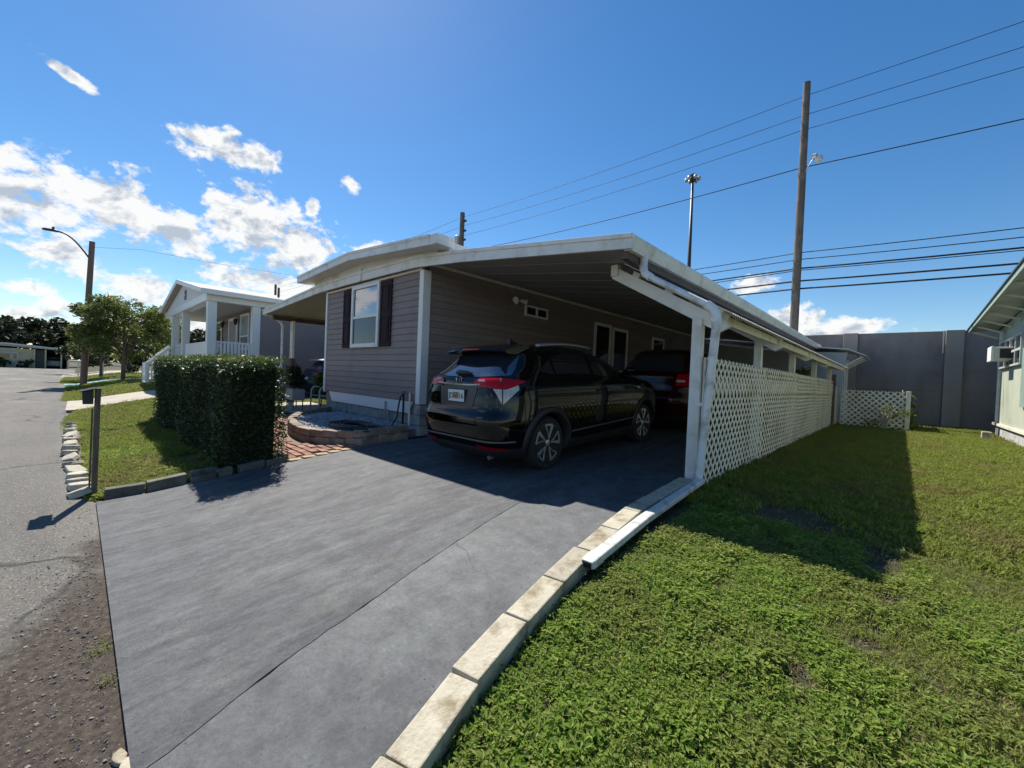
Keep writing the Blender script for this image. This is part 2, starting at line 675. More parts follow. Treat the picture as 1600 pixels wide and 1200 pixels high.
# lawn soil
m_ground, b, L, F = node_mat('lawn_soil')
c = F['mix'](F['rng'](F['noise'](1.3, 8), .40, .62), (.052, .052, .022), (.085, .075, .038))
c = F['mix'](F['rng'](F['noise'](.9, 7, (1, 1.4, 1)), .60, .72), c, (.13, .10, .068))
c = F['mix'](F['rng'](F['noise'](45, 3), .35, .7), c, (.040, .042, .018))
L.new(c, b.inputs['Base Color'])
F['bump'](F['noise'](40, 6), .8, .03)

# road: old pale asphalt, cracked, with soil washed along the drive
m_road, b, L, F = node_mat('old_asphalt')
c = F['mix'](F['rng'](F['noise'](.7, 8, (.5, 2.2, 1)), .35, .65), (0.135, 0.129, 0.121), (0.205, 0.195, 0.180))
c = F['mix'](F['rng'](F['noise'](120, 4, rough=.8), .42, .60), c, (.075, .072, .068))
c = F['mix'](F['math']('MULTIPLY', F['rng'](F['noise'](62, 3, rough=.7), .57, .64), .8), c, (0.348, 0.325, 0.281))
c = F['mix'](F['math']('MULTIPLY', F['rng'](F['noise'](.28, 6, (.4, 2, 1)), .50, .64), .5), c, (0.261, 0.239, 0.193))
ck = F['math']('MULTIPLY', F['cracks'](.42, .012), F['rng'](F['noise'](.5, 3), .36, .46))
c = F['mix'](F['math']('MULTIPLY', ck, .8), c, (0.037, 0.034, 0.033))
edge = F['math']('ADD', F['rng'](F['axis'](1), -.75, .16, -1.0, 1.0), F['math']('MULTIPLY', F['math']('SUBTRACT', F['noise'](1.6, 8), .5), 3.2))
near = F['rng'](F['axis'](0), -5.2, -2.6, -.9, .65)
far_r = F['rng'](F['axis'](0), -30.0, -7.0, -.9, 0.0)
near = F['math']('ADD', near, far_r)
dirt = F['rng'](F['math']('ADD', edge, near), .25, .75)
soil = F['mix'](F['rng'](F['noise'](28, 7), .38, .62), (0.041, 0.030, 0.023), (0.094, 0.075, 0.059))
soil = F['mix'](F['rng'](F['noise'](60, 3), .62, .70), soil, (0.213, 0.197, 0.172))
c = F['mix'](dirt, c, soil)
L.new(c, b.inputs['Base Color'])
F['bump'](F['math']('SUBTRACT', F['noise'](110, 5, rough=.8), F['math']('MULTIPLY', ck, 1.5)), .75, .012)

# driveway: slate grey sealed concrete with worn brush streaks


def drive_mat(name, base, light, streak, rough):
    m, b, L, F = node_mat(name)
    n, r, mx, mu = F['noise'], F['rng'], F['mix'], F['math']
    if streak:
        f = r(n(1.5, 9, (3.4, .36, 1), .7), .34, .66)
    else:
        f = r(n(1.0, 9, (1.2, .8, 1), .68), .36, .66)
    c = mx(f, base, light)
    # greenish worn film and lighter scuffs
    c = mx(mu('MULTIPLY', r(n(1.9, 8, (1.4, .7, 1), .7), .52, .66), .55), c, (light[0] * 1.12, light[1] * 1.2, light[2] * 1.08))
    c = mx(mu('MULTIPLY', r(n(11, 8, (1, .6, 1), .8), .52, .66), .5 if streak else .3), c, tuple(v * 1.3 for v in light))
    c = mx(mu('MULTIPLY', r(n(.62, 7, (1, 1, 1), .7), .54, .66), .45), c, tuple(v * .78 for v in base))
    if streak:
        c = mx(mu('MULTIPLY', r(n(2.6, 8, (.5, 2.0, 1), .7), .60, .74), .45), c, (.155, .13, .085))
    # grain: pale sand where the coat has gone, dark pits
    grain = r(n(170, 3, rough=.8), .54, .66)
    where = r(n(2.2, 6, (2.2, .5, 1) if streak else (1, 1, 1), .7), .44, .62)
    c = mx(mu('MULTIPLY', mu('MULTIPLY', grain, where), .75 if streak else .35), c, tuple(v * 1.75 for v in light))
    c = mx(mu('MULTIPLY', r(n(95, 3, rough=.7), .66, .72), .6), c, tuple(v * .5 for v in base))
    c = mx(mu('MULTIPLY', r(n(38, 3, rough=.6), .69, .73), .7), c, tuple(v * .35 for v in base))
    g1 = r(n(7.5, 9, (1.5, .7, 1) if streak else (1, 1, 1), .75), .34, .66, .70, 1.28)
    g2 = r(n(52, 5, rough=.8), .36, .64, .80, 1.18)
    gm = mu('MULTIPLY', g1, g2)
    cm = b.id_data.nodes.new('ShaderNodeVectorMath')
    cm.operation = 'SCALE'
    L.new(c, cm.inputs[0])
    L.new(gm, cm.inputs['Scale'])
    L.new(cm.outputs[0], b.inputs['Base Color'])
    b.inputs['Roughness'].default_value = rough
    b.inputs['Specular IOR Level'].default_value = .35
    F['bump'](n(130, 5, rough=.8), .5, .009)
    return m


m_drive = drive_mat('sealed_driveway', (.050, .053, .062), (.106, .110, .117), True, .75)
m_drive2 = drive_mat('sealed_driveway_smooth', (.070, .074, .083), (.118, .124, .130), False, .65)


def axis_vals(lo, hi, core_lo, core_hi, step):
    a = list(np.arange(core_lo, core_hi + 1e-6, step))
    x, d = core_lo, step
    while x > lo:
        d *= 1.35
        x -= d
        a.insert(0, max(x, lo))
    x, d = core_hi, step
    while x < hi:
        d *= 1.35
        x += d
        a.append(min(x, hi))
    return a


def build_ground():
    xs = axis_vals(-400, 300, -40, 4, .5)
    ys = axis_vals(-300, 400, -1, 22, .25)
    b = MB()
    rows = []
    for y in ys:
        rows.append([(x, y, gz(x, y) - .03 + (.012 * math.sin(x * 3.1 + y * 1.7) * math.sin(y * 2.3 - x) if y > .6 and x > -1.2 else 0)
                      - (.03 if y < .1 else 0) - (.14 if -6.2 < x < -1.5 and y > .3 else 0)) for x in xs])
    b.grid(rows)
    o = b.build('ground', m_ground, smooth=True)
    tag(o, kind='structure')


build_ground()


def strip(name, m, ys, xl, xr, zf, nx=6, depth=.07, kind='structure', parent=None):
    b = MB()
    rows = []
    for y in ys:
        a, c = xl(y), xr(y)
        rows.append([(lerp(a, c, i / nx), y, zf(lerp(a, c, i / nx), y)) for i in range(nx + 1)])
    b.grid(rows)
    n = len(rows)
    for side in (0, nx):
        b.grid([[r[side], (r[side][0], r[side][1], r[side][2] - depth)] for r in rows])
    for r in (rows[0], rows[-1]):
        b.grid([r, [(p[0], p[1], p[2] - depth) for p in r]])
    o = b.build(name, m, parent, angle=40)
    if kind:
        tag(o, kind=kind)
    return o


# road
b = MB()
rows = []
for x in [60, 20, 5] + list(np.arange(2, -40, -.35)) + [-45, -52, -60, -70, -83]:
    e = .10 + .05 * math.sin(x * 1.9) + .035 * math.sin(x * 5.3 + 1)
    if x < -14:
        e -= .30 + .05 * math.sin(x * .8)
    if x > -6.2:
        e = .20
    if x > -1.4:
        e = -.25 + .1 * math.sin(x * 4)
    rows.append([(x, yy, -.425) for yy in (-16, -9, -5, -3, -2, -1.2, -.6, -.2)] + [(x, e, -.428)])
b.grid(rows)
tag(b.build('road', m_road), kind='structure')

# driveway in two slabs that part along an open joint
CRK = [(-.3, -1.72), (.05, -1.93), (.3, -2.01), (.6, -2.14), (.93, -2.23), (1.31, -2.31), (1.71, -2.42), (2.13, -2.51), (2.86, -2.64), (4.0, -2.78), (9, -3.1), (19, -3.3)]
_jag = {}


def crack_x(y):
    k = round(y, 3)
    if k not in _jag:
        _jag[k] = rnd.uniform(-.004, .004)
    return float(np.interp(y, [p[0] for p in CRK], [p[1] for p in CRK])) + _jag[k] + .004 * math.sin(y * 3.7)


def gap(y):
    return .0005 + .0050 * max(0, math.sin(y * 17) * math.sin(y * 5.3 + 1)) ** 2 + .0016 * max(0, math.sin(y * 9 + 2))


CURB_IN = [(-.6, -.80), (.4, -1.19), (.82, -1.33), (1.2, -1.44), (1.63, -1.53), (2.05, -1.60), (2.49, -1.66), (2.91, -1.71), (3.39, -1.755), (4.9, -1.81), (19, -1.81)]


def curb_x(y):
    return float(np.interp(y, [p[0] for p in CURB_IN], [p[1] for p in CURB_IN]))


yd = list(np.arange(.16, 4.6, .055)) + list(np.arange(4.7, 18.6, .35))
dw = strip('driveway', m_drive, yd, lambda y: -6.15 if y < 4.4 else -6.34, lambda y: crack_x(y) - gap(y), lambda x, y: slab_z(y), 8)
yd2 = [-.5, -.3, -.1, .05] + yd
strip('driveway_slab', m_drive2, yd2, lambda y: crack_x(y) + gap(y), lambda y: curb_x(y) + .02, lambda x, y: slab_z(y) - .003, 4, kind=None, parent=dw)
# branching hairline cracks in the right hand slab, lying in shallow grooves


def ribbon(b, pts, w):
    pts2 = []
    for i in range(len(pts) - 1):
        for k in range(6):
            t = k / 6
            pts2.append((lerp(pts[i][0], pts[i + 1][0], t) + rnd.uniform(-.009, .009), lerp(pts[i][1], pts[i + 1][1], t) + rnd.uniform(-.009, .009)))
    pts2.append(pts[-1])
    rows = []
    for i, (x, y) in enumerate(pts2):
        a, c = pts2[max(i - 1, 0)], pts2[min(i + 1, len(pts2) - 1)]
        d = Vector((c[0] - a[0], c[1] - a[1])).normalized()
        ww = w * (.4 + rnd.random() * .8) * (1 - .6 * i / len(pts2))
        rows.append([(x - d.y * ww, y + d.x * ww, slab_z(y) + .0015), (x + d.y * ww, y - d.x * ww, slab_z(y) + .0015)])
    b.grid(rows)


b = MB()
ribbon(b, [(-2.49, 2.06), (-2.28, 2.02), (-2.1, 1.9), (-1.98, 1.92), (-1.84, 1.86)], .0016)
ribbon(b, [(-2.28, 2.02), (-2.2, 1.8), (-2.22, 1.6)], .0011)
ribbon(b, [(-1.98, 1.92), (-1.93, 2.1), (-1.8, 2.15)], .0011)
b.build('crack', mat('crack_dark', (.03, .03, .032)), dw, fix=False)
# broken bit of concrete at the mouth of the drive
b = MB()
for cx, cy, r in ((-2.02, .155, .05), (-1.93, .11, .035), (-2.12, .135, .03), (-1.86, .24, .03)):
    n = 9
    poly = []
    for k in range(n):
        t = 2 * PI * k / n
        rr = r * rnd.uniform(.6, 1.2)
        poly.append((cx + rr * math.cos(t) * 1.5, cy + rr * math.sin(t) * .7, -.44))
    b.prism(poly, (0.004, 0, .03))
b.build('broken_chunk', block_m, dw, bevel=.006)

# neighbour's drives and paths
strip('concrete_path', white_conc, list(np.arange(-.22, 3.2, .3)), lambda y: -21.2, lambda y: -17.45, lambda x, y: gz(x, y) + .015, 6)
strip('concrete_path', white_conc, [3.9, 4.6, 5.3], lambda y: -14.2, lambda y: -10.75, lambda x, y: gz(x, y) + .02, 4)
strip('blue_path', blue_paint, list(np.arange(-.5, 8, .5)), lambda y: -36.2, lambda y: -33.4, lambda x, y: gz(x, y) + .015, 4)
strip('concrete_path', white_conc, list(np.arange(-.9, 6, .6)), lambda y: -58, lambda y: -47, lambda x, y: gz(x, y) + .015, 4)

# ------------------------------------------------------------------ edging blocks


def block(b, x0, y0, x1, y1, w, z0a, z1a, z0b, z1b, side=1):
    """a block from (x0,y0) to (x1,y1) whose width w lies to one side"""
    d = Vector((x1 - x0, y1 - y0, 0)).normalized()
    n = Vector((d.y, -d.x, 0)) * side
    p0, p1 = Vector((x0, y0, 0)), Vector((x1, y1, 0))
    vs = [(p0.x, p0.y, z0a), (p1.x, p1.y, z0b), (p1.x + n.x * w, p1.y + n.y * w, z0b), (p0.x + n.x * w, p0.y + n.y * w, z0a),
          (p0.x, p0.y, z1a), (p1.x, p1.y, z1b), (p1.x + n.x * w, p1.y + n.y * w, z1b), (p0.x + n.x * w, p0.y + n.y * w, z1a)]
    b.add(vs, [(0, 3, 2, 1), (4, 5, 6, 7), (0, 1, 5, 4), (1, 2, 6, 5), (2, 3, 7, 6), (3, 0, 4, 7)])


edging = thing('block_edging', (-1.6, 2.5, -.2), 'curving row of pale concrete cap blocks along the right edge of the grey driveway', 'edging')
ysb = [-.1, .36, .79, 1.2, 1.64, 2.06, 2.49, 2.91, 3.36, 3.82, 4.28, 4.74]
for y0, y1 in zip(ysb[:-1], ysb[1:]):
    b = MB()
    dx, dz = rnd.uniform(-.012, .012), rnd.uniform(-.006, .008)
    block(b, curb_x(y0) + dx, y0 + .008, curb_x(y1 - .01) + dx, y1 - .008, .152,
          slab_z(y0) - .15, slab_z(y0) + .065 + dz, slab_z(y1) - .15, slab_z(y1) + .065 + dz + rnd.uniform(-.004, .004), 1)
    b.build('block', block_m, edging, bevel=.008)

left_e = thing('block_edging', (-6.3, .9, -.35), 'broken row of dark mossy blocks between the lawn with the mailbox and the driveway', 'edging')
for x0, y0, x1, y1, h, w in ((-6.20, .22, -6.18, .55, .10, .12), (-6.18, .57, -6.20, .93, .105, .12), (-6.17, .96, -6.15, 1.22, .05, .08), (-6.31, .98, -6.30, 1.26, .10, .10),
                             (-6.17, 1.24, -6.2, 1.40, .08, .1), (-6.20, 1.48, -6.24, 1.78, .07, .11), (-6.24, 1.80, -6.28, 2.06, .06, .1)):
    b = MB()
    block(b, x0, y0, x1, y1, w, slab_z(y0) - .1, slab_z(y0) + h, slab_z(y1) - .1, slab_z(y1) + h + rnd.uniform(-.01, .01), -1)
    b.build('block', dark_block, left_e, bevel=.012)

stones = thing('stone_edging', (-9, 0, -.42), 'row of tilted white stones between the road and the lawn with the mailbox', 'edging')
x = -13.9
while x < -6.75:
    ln = rnd.uniform(.34, .56) if x < -8 else rnd.uniform(.26, .38)
    b = MB()
    n = rnd.choice((5, 6, 7))
    cy = np.interp(x, [-13.9, -10, -6.8], [-.07, -.06, .06])
    cx = x + ln / 2
    th = rnd.uniform(.05, .085)
    rot = Matrix.Rotation(rnd.uniform(-.1, .45), 3, 'X') @ Matrix.Rotation(rnd.uniform(-.22, .1), 3, 'Y') @ Matrix.Rotation(rnd.uniform(-.2, .2), 3, 'Z')
    poly = []
    for k in range(n):
        t = 2 * PI * k / n + rnd.uniform(-.2, .2)
        poly.append((ln * .53 * math.copysign(abs(math.cos(t)) ** .6, math.cos(t)), .115 * math.copysign(abs(math.sin(t)) ** .6, math.sin(t)) * rnd.uniform(.8, 1.1), 0))
    up = [Vector(p) * .86 + Vector((0, 0, th)) for p in poly]
    vs = [tuple(rot @ Vector(p) + Vector((cx, cy, -.43))) for p in poly] + [tuple(rot @ p + Vector((cx, cy, -.43))) for p in up]
    fs = [tuple(range(n - 1, -1, -1)), tuple(range(n, 2 * n))] + [(k, (k + 1) % n, n + (k + 1) % n, n + k) for k in range(n)]
    b.add(vs, fs)
    b.build('stone', stone_m, stones, bevel=.012)
    x += ln + rnd.uniform(-.02, .03)

# ------------------------------------------------------------------ brick path and raised planter
path = strip('brick_path', mat('path_sand', (.14, .11, .085), (.20, .16, .12), 20, .95), list(np.arange(2.08, 3.65, .1)),
             lambda y: -12.5, lambda y: -6.17, lambda x, y: slab_z(y) - .012, 4)


PL = [(-10.35, 4.28), (-10.1, 3.75), (-9.6, 3.25), (-9.05, 2.94), (-8.5, 2.78), (-7.9, 2.68), (-7.35, 2.66), (-6.9, 2.80), (-6.55, 3.02), (-6.22, 3.26)]


def planter_y(x):
    return float(np.interp(x, [p[0] for p in PL], [p[1] for p in PL]))


bm_brick = {}
row = 0
y = 2.10
while y < 3.45:
    off = .11 * (row % 2)
    x = -6.28 - off
    lim = -11.8
    while x > lim:
        if not (y + .11 > planter_y(x - .11) - .03 and x > -10.2):
            b = MB()
            z = slab_z(y + .055)
            b.box(-.105, .105, -.052, .052, -.04, .012)
            key = 'brick'
            if key not in bm_brick:
                o = b.build('brick', None, path, bevel=.006)
                bm_brick[key] = o
                o.data.materials.append(brick_ms[0])
            else:
                o = bm_brick[key].copy()
                COL.objects.link(o)
            o.parent = path
            o.location = (x - .11, y + .055, z + rnd.uniform(-.006, .008))
            o.rotation_euler = (rnd.uniform(-.03, .03), rnd.uniform(-.03, .03), rnd.uniform(-.05, .05))
            o.material_slots[0].link = 'OBJECT'
            o.material_slots[0].material = rnd.choice(brick_ms)
        x -= .222
    y += .112
    row += 1
y = 2.06
while y < 2.92:   # paler pavers set on edge along the drive
    b = MB()
    z = slab_z(y + .09)
    b.box(-6.27, -6.135, y, y + .175, z - .05, z + .012)
    b.build('paver', tan_brick, path, bevel=.008)
    y += .185

planter = thing('raised_planter', (-8, 3.5, -.1), 'low curved two-course block planter filled with pale gravel under the front window', 'planter')


def along(pts, step):
    out = [Vector((*pts[0], 0))]
    acc = 0
    cur = out[0]
    for q in pts[1:]:
        q = Vector((*q, 0))
        while (q - cur).length >= step:
            cur = cur + (q - cur).normalized() * step
            out.append(cur.copy())
    return out


PLF = PL + [(-6.36, 4.36)]
for course in range(2):
    pts = along(PLF, .30) if course == 0 else along([(PLF[0][0], PLF[0][1] - .0)] + PLF[1:], .30)
    if course == 1:
        pts = [pts[0]] + [(a + c) / 2 for a, c in zip(pts[:-1], pts[1:])] + [pts[-1]]
    for a, c in zip(pts[:-1], pts[1:]):
        b = MB()
        z0 = -.20 + course * .155 + .015
        mid = (a + c) / 2
        zg = slab_z(mid.y) - .02
        d = (c - a)
        if d.length < .05:
            continue
        d.normalize()
        a2, c2 = a + d * .004, c - d * .004
        j = rnd.uniform(-.008, .008)
        block(b, a2.x - d.y * -j, a2.y, c2.x - d.y * -j, c2.y, .16, zg + course * .122 - (.06 if course == 0 else 0), zg + (course + 1) * .120,
              zg + course * .122 - (.06 if course == 0 else 0), zg + (course + 1) * .120 + rnd.uniform(-.004, .004), -1)
        b.build('block', paver_m, planter, bevel=.014)
# bed of gravel
b = MB()
poly = [(x + .02, y + .13, .08) for x, y in PL[:-2]] + [(-6.62, 3.2, .08), (-6.46, 3.42, .08), (-6.50, 4.36, .08), (-10.3, 4.36, .08)]
b.prism([(x, y, -.15) for x, y, z in poly], (0, 0, .20))
b.build('soil', mat('bed_soil', (.16, .17, .19), (.26, .27, .30), 20, .95, .8, 40), planter)
# ------------------------------------------------------------------ the mobile home
house = thing('mobile_home', (-8.55, 4.4, -.05), 'taupe sided mobile home with purple shutters and a low arched white roof', 'house')
WX0, WX1, WY = -10.66, -6.46, 4.35      # front wall
SX = -6.42                               # carport side wall
HB = 19.6                                # back end


def lap(b, p0, p1, out, z, h):
    """one lapped board from p0 to p1 (xy), face towards out"""
    o = Vector((*out, 0))
    A, B = Vector((*p0, 0)), Vector((*p1, 0))
    prof = [(-.02, 0), (.016, 0), (.018, .012), (.006, h - .004), (-.02, h - .004)]
    vs = []
    for c in (A, B):
        for d, zz in prof:
            q = c + o * d
            vs.append((q.x, q.y, z + zz))
    n = len(prof)
    b.add(vs, [tuple(range(n)), tuple(range(2 * n - 1, n - 1, -1))] + [(k, k + n, (k + 1) % n + n, (k + 1) % n) for k in range(n)])


z = .56
while z < 3.02:
    b = MB()
    lap(b, (WX0, WY), (WX1, WY), (0, -1), z, .1275)
    b.build('siding_plank', siding, house)
    z += .1275
z = .56
while z < 3.16:
    b = MB()
    lap(b, (SX, WY + .1), (SX, HB), (1, 0), z, .1275)
    b.build('siding_plank', siding, house)
    z += .1275
b = MB()
b.box(WX0, WX1 - .02, WY + .03, HB, .3, 3.15)
b.build('wall_core', siding, house)
b = MB()
b.box(-6.53, -6.395, 4.305, 4.36, .52, 2.99)
b.box(-6.437, -6.395, 4.36, 4.47, .52, 2.99)
b.build('corner_trim', white_vinyl, house, bevel=.006)
b = MB()
b.box(WX0 - .05, WX0 + .035, 4.315, 4.42, .53, 3.04)
b.build('corner_trim', white_vinyl, house, bevel=.005)
b = MB()
b.box(WX0, WX1, 4.30, 4.345, 2.985, 3.03)
b.build('soffit_trim', cream_metal, house)
b = MB()
b.box(SX, SX + .05, 4.35, HB, 3.09, 3.15)
b.build('ceiling_trim', cream_metal, house)
# block foundation
for c in range(2):
    x = WX0 + .02 - (0.2 if c else 0)
    while x < WX1 - .05:
        x0, x1 = max(x, WX0 + .02), min(x + .395, WX1)
        if x1 - x0 > .05:
            b = MB()
            b.box(x0, x1 - .008, WY + .03 + rnd.uniform(-.004, .004), WY + .2, -.08 + c * .195, -.08 + (c + 1) * .195 - .008)
            b.build('foundation_block', found_m, house, bevel=.006)
        x += .40
for c in range(3):
    b = MB()
    b.box(-6.60, -6.40, 4.33, 4.53, -.06 + c * .19, -.06 + (c + 1) * .19 - .008)
    b.build('foundation_block', found_m, house, bevel=.006)
y = 4.6
while y < HB:
    b = MB()
    b.box(SX - .2, SX - .02, y, min(y + 1.9, HB) - .01, -.06, .55)
    b.build('foundation_panel', found_m, house)
    y += 1.9
# white skirting boards that lean out over the blocks
for x0, x1, s0, s1 in ((-10.42, -9.02, .22, 0), (-9.015, -6.66, 0, .14)):
    b = MB()
    b.prism([(x0 + s0, WY - .02, .325), (x1 - s1, WY - .02, .325), (x1, WY - .004, .553), (x0, WY - .004, .553)], (0, .02, 0))
    b.build('skirting_board', white_vinyl, house, bevel=.003)


def window(parent, axis, a0, a1, z0, z1, plane, out, rails=(), frame=.075, mat_f=white_vinyl, glass=None, posts=(), depth=.05, name='window'):
    """a window whose frame stands proud of the wall; axis 'x' or 'y' is the direction it runs along"""
    glass = glass or [glass_dark]

    def bx(b, u0, u1, d0, d1, w0, w1):
        lo, hi = sorted((plane + out * d0, plane + out * d1))
        if axis == 'x':
            b.box(u0, u1, lo, hi, w0, w1)
        else:
            b.box(lo, hi, u0, u1, w0, w1)

    b = MB()
    bx(b, a0, a0 + frame, .0, depth, z0, z1)
    bx(b, a1 - frame, a1, .0, depth, z0, z1)
    bx(b, a0 + frame, a1 - frame, .0, depth, z1 - frame, z1)
    bx(b, a0 + frame, a1 - frame, .0, depth + .012, z0, z0 + frame)
    fr = b.build('frame' if name == 'x' else 'window', mat_f, parent, bevel=.004)
    for r in rails:
        b = MB()
        bx(b, a0 + frame, a1 - frame, .002, depth - .012, r - .03, r + .03)
        b.build('rail', mat_f, fr, bevel=.003)
    for p in posts:
        b = MB()
        bx(b, p - .03, p + .03, .004, depth - .006, z0 + frame, z1 - frame)
        b.build('mullion', mat_f, fr, bevel=.003)
    cuts = [z0 + frame] + [r for r in rails] + [z1 - frame]
    us = [a0 + frame] + list(posts) + [a1 - frame]
    for k in range(len(cuts) - 1):
        for j in range(len(us) - 1):
            b = MB()
            bx(b, us[j], us[j + 1], .012, .022 if k % 2 == 0 else .018, cuts[k], cuts[k + 1])
            b.build('pane', glass[min(k, len(glass) - 1)], fr)
    return fr


window(house, 'x', -9.235, -7.985, 1.61, 3.0, WY - .012, -1, rails=(2.285,), glass=[glass_low, glass_mirror], frame=.085)
for x0, x1 in ((-9.685, -9.265), (-7.955, -7.515)):
    b = MB()
    b.box(x0, x1, WY - .045, WY - .01, 1.615, 2.96)
    sh = b.build('shutter', shutter_m, house, bevel=.004)
    for z0, z1 in ((1.70, 2.24), (2.33, 2.87)):
        b = MB()
        w = .085
        for (u0, u1, v0, v1) in ((x0 + .06, x1 - .06, z0, z0 + .03), (x0 + .06, x1 - .06, z1 - .03, z1), (x0 + .06, x0 + .09, z0 + .03, z1 - .03), (x1 - .09, x1 - .06, z0 + .03, z1 - .03)):
            b.box(u0, u1, WY - .058, WY - .046, v0, v1)
        b.build('panel_moulding', shutter_m, sh, bevel=.003)
        b = MB()
        b.box(x0 + .115, x1 - .115, WY - .054, WY - .046, z0 + .055, z1 - .055)
        b.build('panel', shutter_m, sh, bevel=.004)

# windows under the carport
window(house, 'y', 7.08, 7.90, 2.53, 2.78, SX + .012, 1, posts=(7.49,), frame=.04)
window(house, 'y', 10.05, 10.95, 1.35, 2.76, SX + .012, 1, frame=.085)
window(house, 'y', 11.05, 11.98, 1.35, 2.72, SX + .012, 1, frame=.085)
window(house, 'y', 13.76, 14.72, 1.6, 2.70, SX + .012, 1, frame=.08)
b = MB()
b.box(SX + .01, SX + .04, 15.35, 16.25, .6, 2.8)
b.build('door', mat('door_grey', (.22, .22, .22), (.25, .25, .25), 3, .5), house)
# arched roof of the home itself
UT = [(-11.52, 3.46), (-10.0, 3.525), (-8.6, 3.575), (-7.14, 3.468), (-5.66, 3.355)]
UB = [(-11.52, 3.29), (-10.0, 3.36), (-8.6, 3.41), (-7.14, 3.30), (-5.66, 3.185)]
b = MB()
b.prism([(x, 3.93, z - .012) for x, z in UT] + [(x, 3.93, z + .012) for x, z in reversed(UB)], (0, HB - 3.9, 0))
roof = b.build('roof', roof_white, house)
b = MB()
b.prism([(x, 3.885, z) for x, z in UT] + [(x, 3.885, z) for x, z in reversed(UB)], (0, .045, 0))
b.build('fascia', white, roof, bevel=.006)
b = MB()
b.prism([(x, 3.87, z + .004) for x, z in UT] + [(x, 3.87, z - .045) for x, z in reversed(UT)], (0, .03, 0))
b.build('drip_edge', white, roof, bevel=.004)
b = MB()
b.box(-5.655, -5.47, 3.89, 4.25, 3.18, 3.345)
b.build('fascia_return', white, roof, bevel=.005)
# lower fascia across the whole front, in three lengths, and the cream gable above it
FB = [(-15.48, 2.81), (-10.82, 3.04), (-8.59, 3.045), (-6.50, 3.02), (-5.22, 2.91), (-2.26, 2.585)]
FT = [(-15.55, 2.965), (-10.82, 3.235), (-8.59, 3.255), (-6.50, 3.225), (-5.22, 3.10), (-2.26, 2.75)]


def fz(t, x):
    return float(np.interp(x, [p[0] for p in t], [p[1] for p in t]))


def fascia(x0, x1, parent, m=white, y0=4.20, y1=4.245):
    xs = [x0] + [p[0] for p in FB if x0 < p[0] < x1] + [x1]
    b = MB()
    b.prism([(x, y0, fz(FT, x)) for x in xs] + [(x, y0, fz(FB, x)) for x in reversed(xs)], (0, y1 - y0, 0))
    o = b.build('front_fascia', m, parent, bevel=.005)
    b = MB()
    b.prism([(x, y0 - .022, fz(FT, x) + .004) for x in xs] + [(x, y0 - .022, fz(FT, x) - .05) for x in reversed(xs)], (0, .03, 0))
    b.build('lip', m, o, bevel=.004)
    return o


fascia(-10.70, -6.42, house)
b = MB()
xs = [-11.2, -10.0, -8.6, -7.14, -5.9]
b.prism([(x, 4.212, fz(UB, x) + .05) for x in xs] + [(x, 4.212, fz(FT, x) - .06) for x in reversed(xs)], (0, .03, 0))
b.build('gable_panel', cream_metal, house)
b = MB()
b.box(-8.66, -8.59, 4.17, 4.2, 3.05, 3.31)
b.build('fascia_joint', white, house, bevel=.004)

# hose tap riser and vent pipe beside the corner
b = MB()
b.tube([(-6.86, 4.27, .02), (-6.86, 4.27, .62), (-6.84, 4.25, .68), (-6.78, 4.22, .70)], .018)
tap = b.build('tap_riser', black_m, house, smooth=True)
b = MB()
b.tube([(-6.84, 4.25, .66), (-6.84, 4.20, .66)], .02)
b.lathe([(.045, -.008), (.045, .008)], (-6.84, 4.25, .73), 10)
b.build('tap', dark_metal, tap)
b = MB()
b.tube([(-6.68, 4.29, .0), (-6.68, 4.29, .72)], .02)
b.build('supply_pipe', white_vinyl, house)
b = MB()
b.box(-7.62, -7.58, 4.30, 4.33, .18, .50)
b.box(-7.52, -7.48, 4.30, 4.33, .20, .34)
b.build('vent_bracket', steel, house)

# ------------------------------------------------------------------ carport
carport = thing('carport', (-4.3, 4.9, 0), 'white carport with sloping metal roof, side awning and gutter sheltering the black car', 'carport')
CB = 18.2


def under(x):
    return float(np.interp(x, [SX, -2.30], [3.14, 2.60]))


y = 4.25
k = 0
while y < CB - .05:
    y1 = min(y + .61, CB)
    b = MB()
    x0, x1 = SX + .02, -2.33
    b.prism([(x0, y, under(x0)), (x1, y, under(x1)), (x1, y, under(x1) + .05), (x0, y, under(x0) + .05)], (0, y1 - y - .012, 0))
    b.prism([(x0, y1 - .045, under(x0) - .006), (x1, y1 - .045, under(x1) - .006), (x1, y1 - .045, under(x1)), (x0, y1 - .045, under(x0))], (0, .03, 0))
    b.build('roof_pan', pan_m, carport)
    y += .61
b = MB()
b.prism([(SX + .02, 4.25, under(SX) + .055), (-2.3, 4.25, under(-2.3) + .055), (-2.3, 4.25, under(-2.3) + .075), (SX + .02, 4.25, under(SX) + .075)], (0, CB - 4.25, 0))
b.build('roof_skin', roof_white, carport)
fascia(-6.415, -2.238, carport)
# box gutter down the outer edge
prof = [(-2.36, 2.585), (-2.275, 2.585), (-2.262, 2.64), (-2.24, 2.70), (-2.24, 2.75), (-2.252, 2.755), (-2.262, 2.72), (-2.36, 2.72)]
b = MB()
b.prism([(x, 4.252, z) for x, z in prof], (0, CB + .8 - 4.252, 0))
b.build('gutter', gutter_m, carport)
b = MB()
b.box(-2.40, -2.33, 4.26, CB, 2.50, 2.60)
b.build('edge_beam', brown_m, carport)

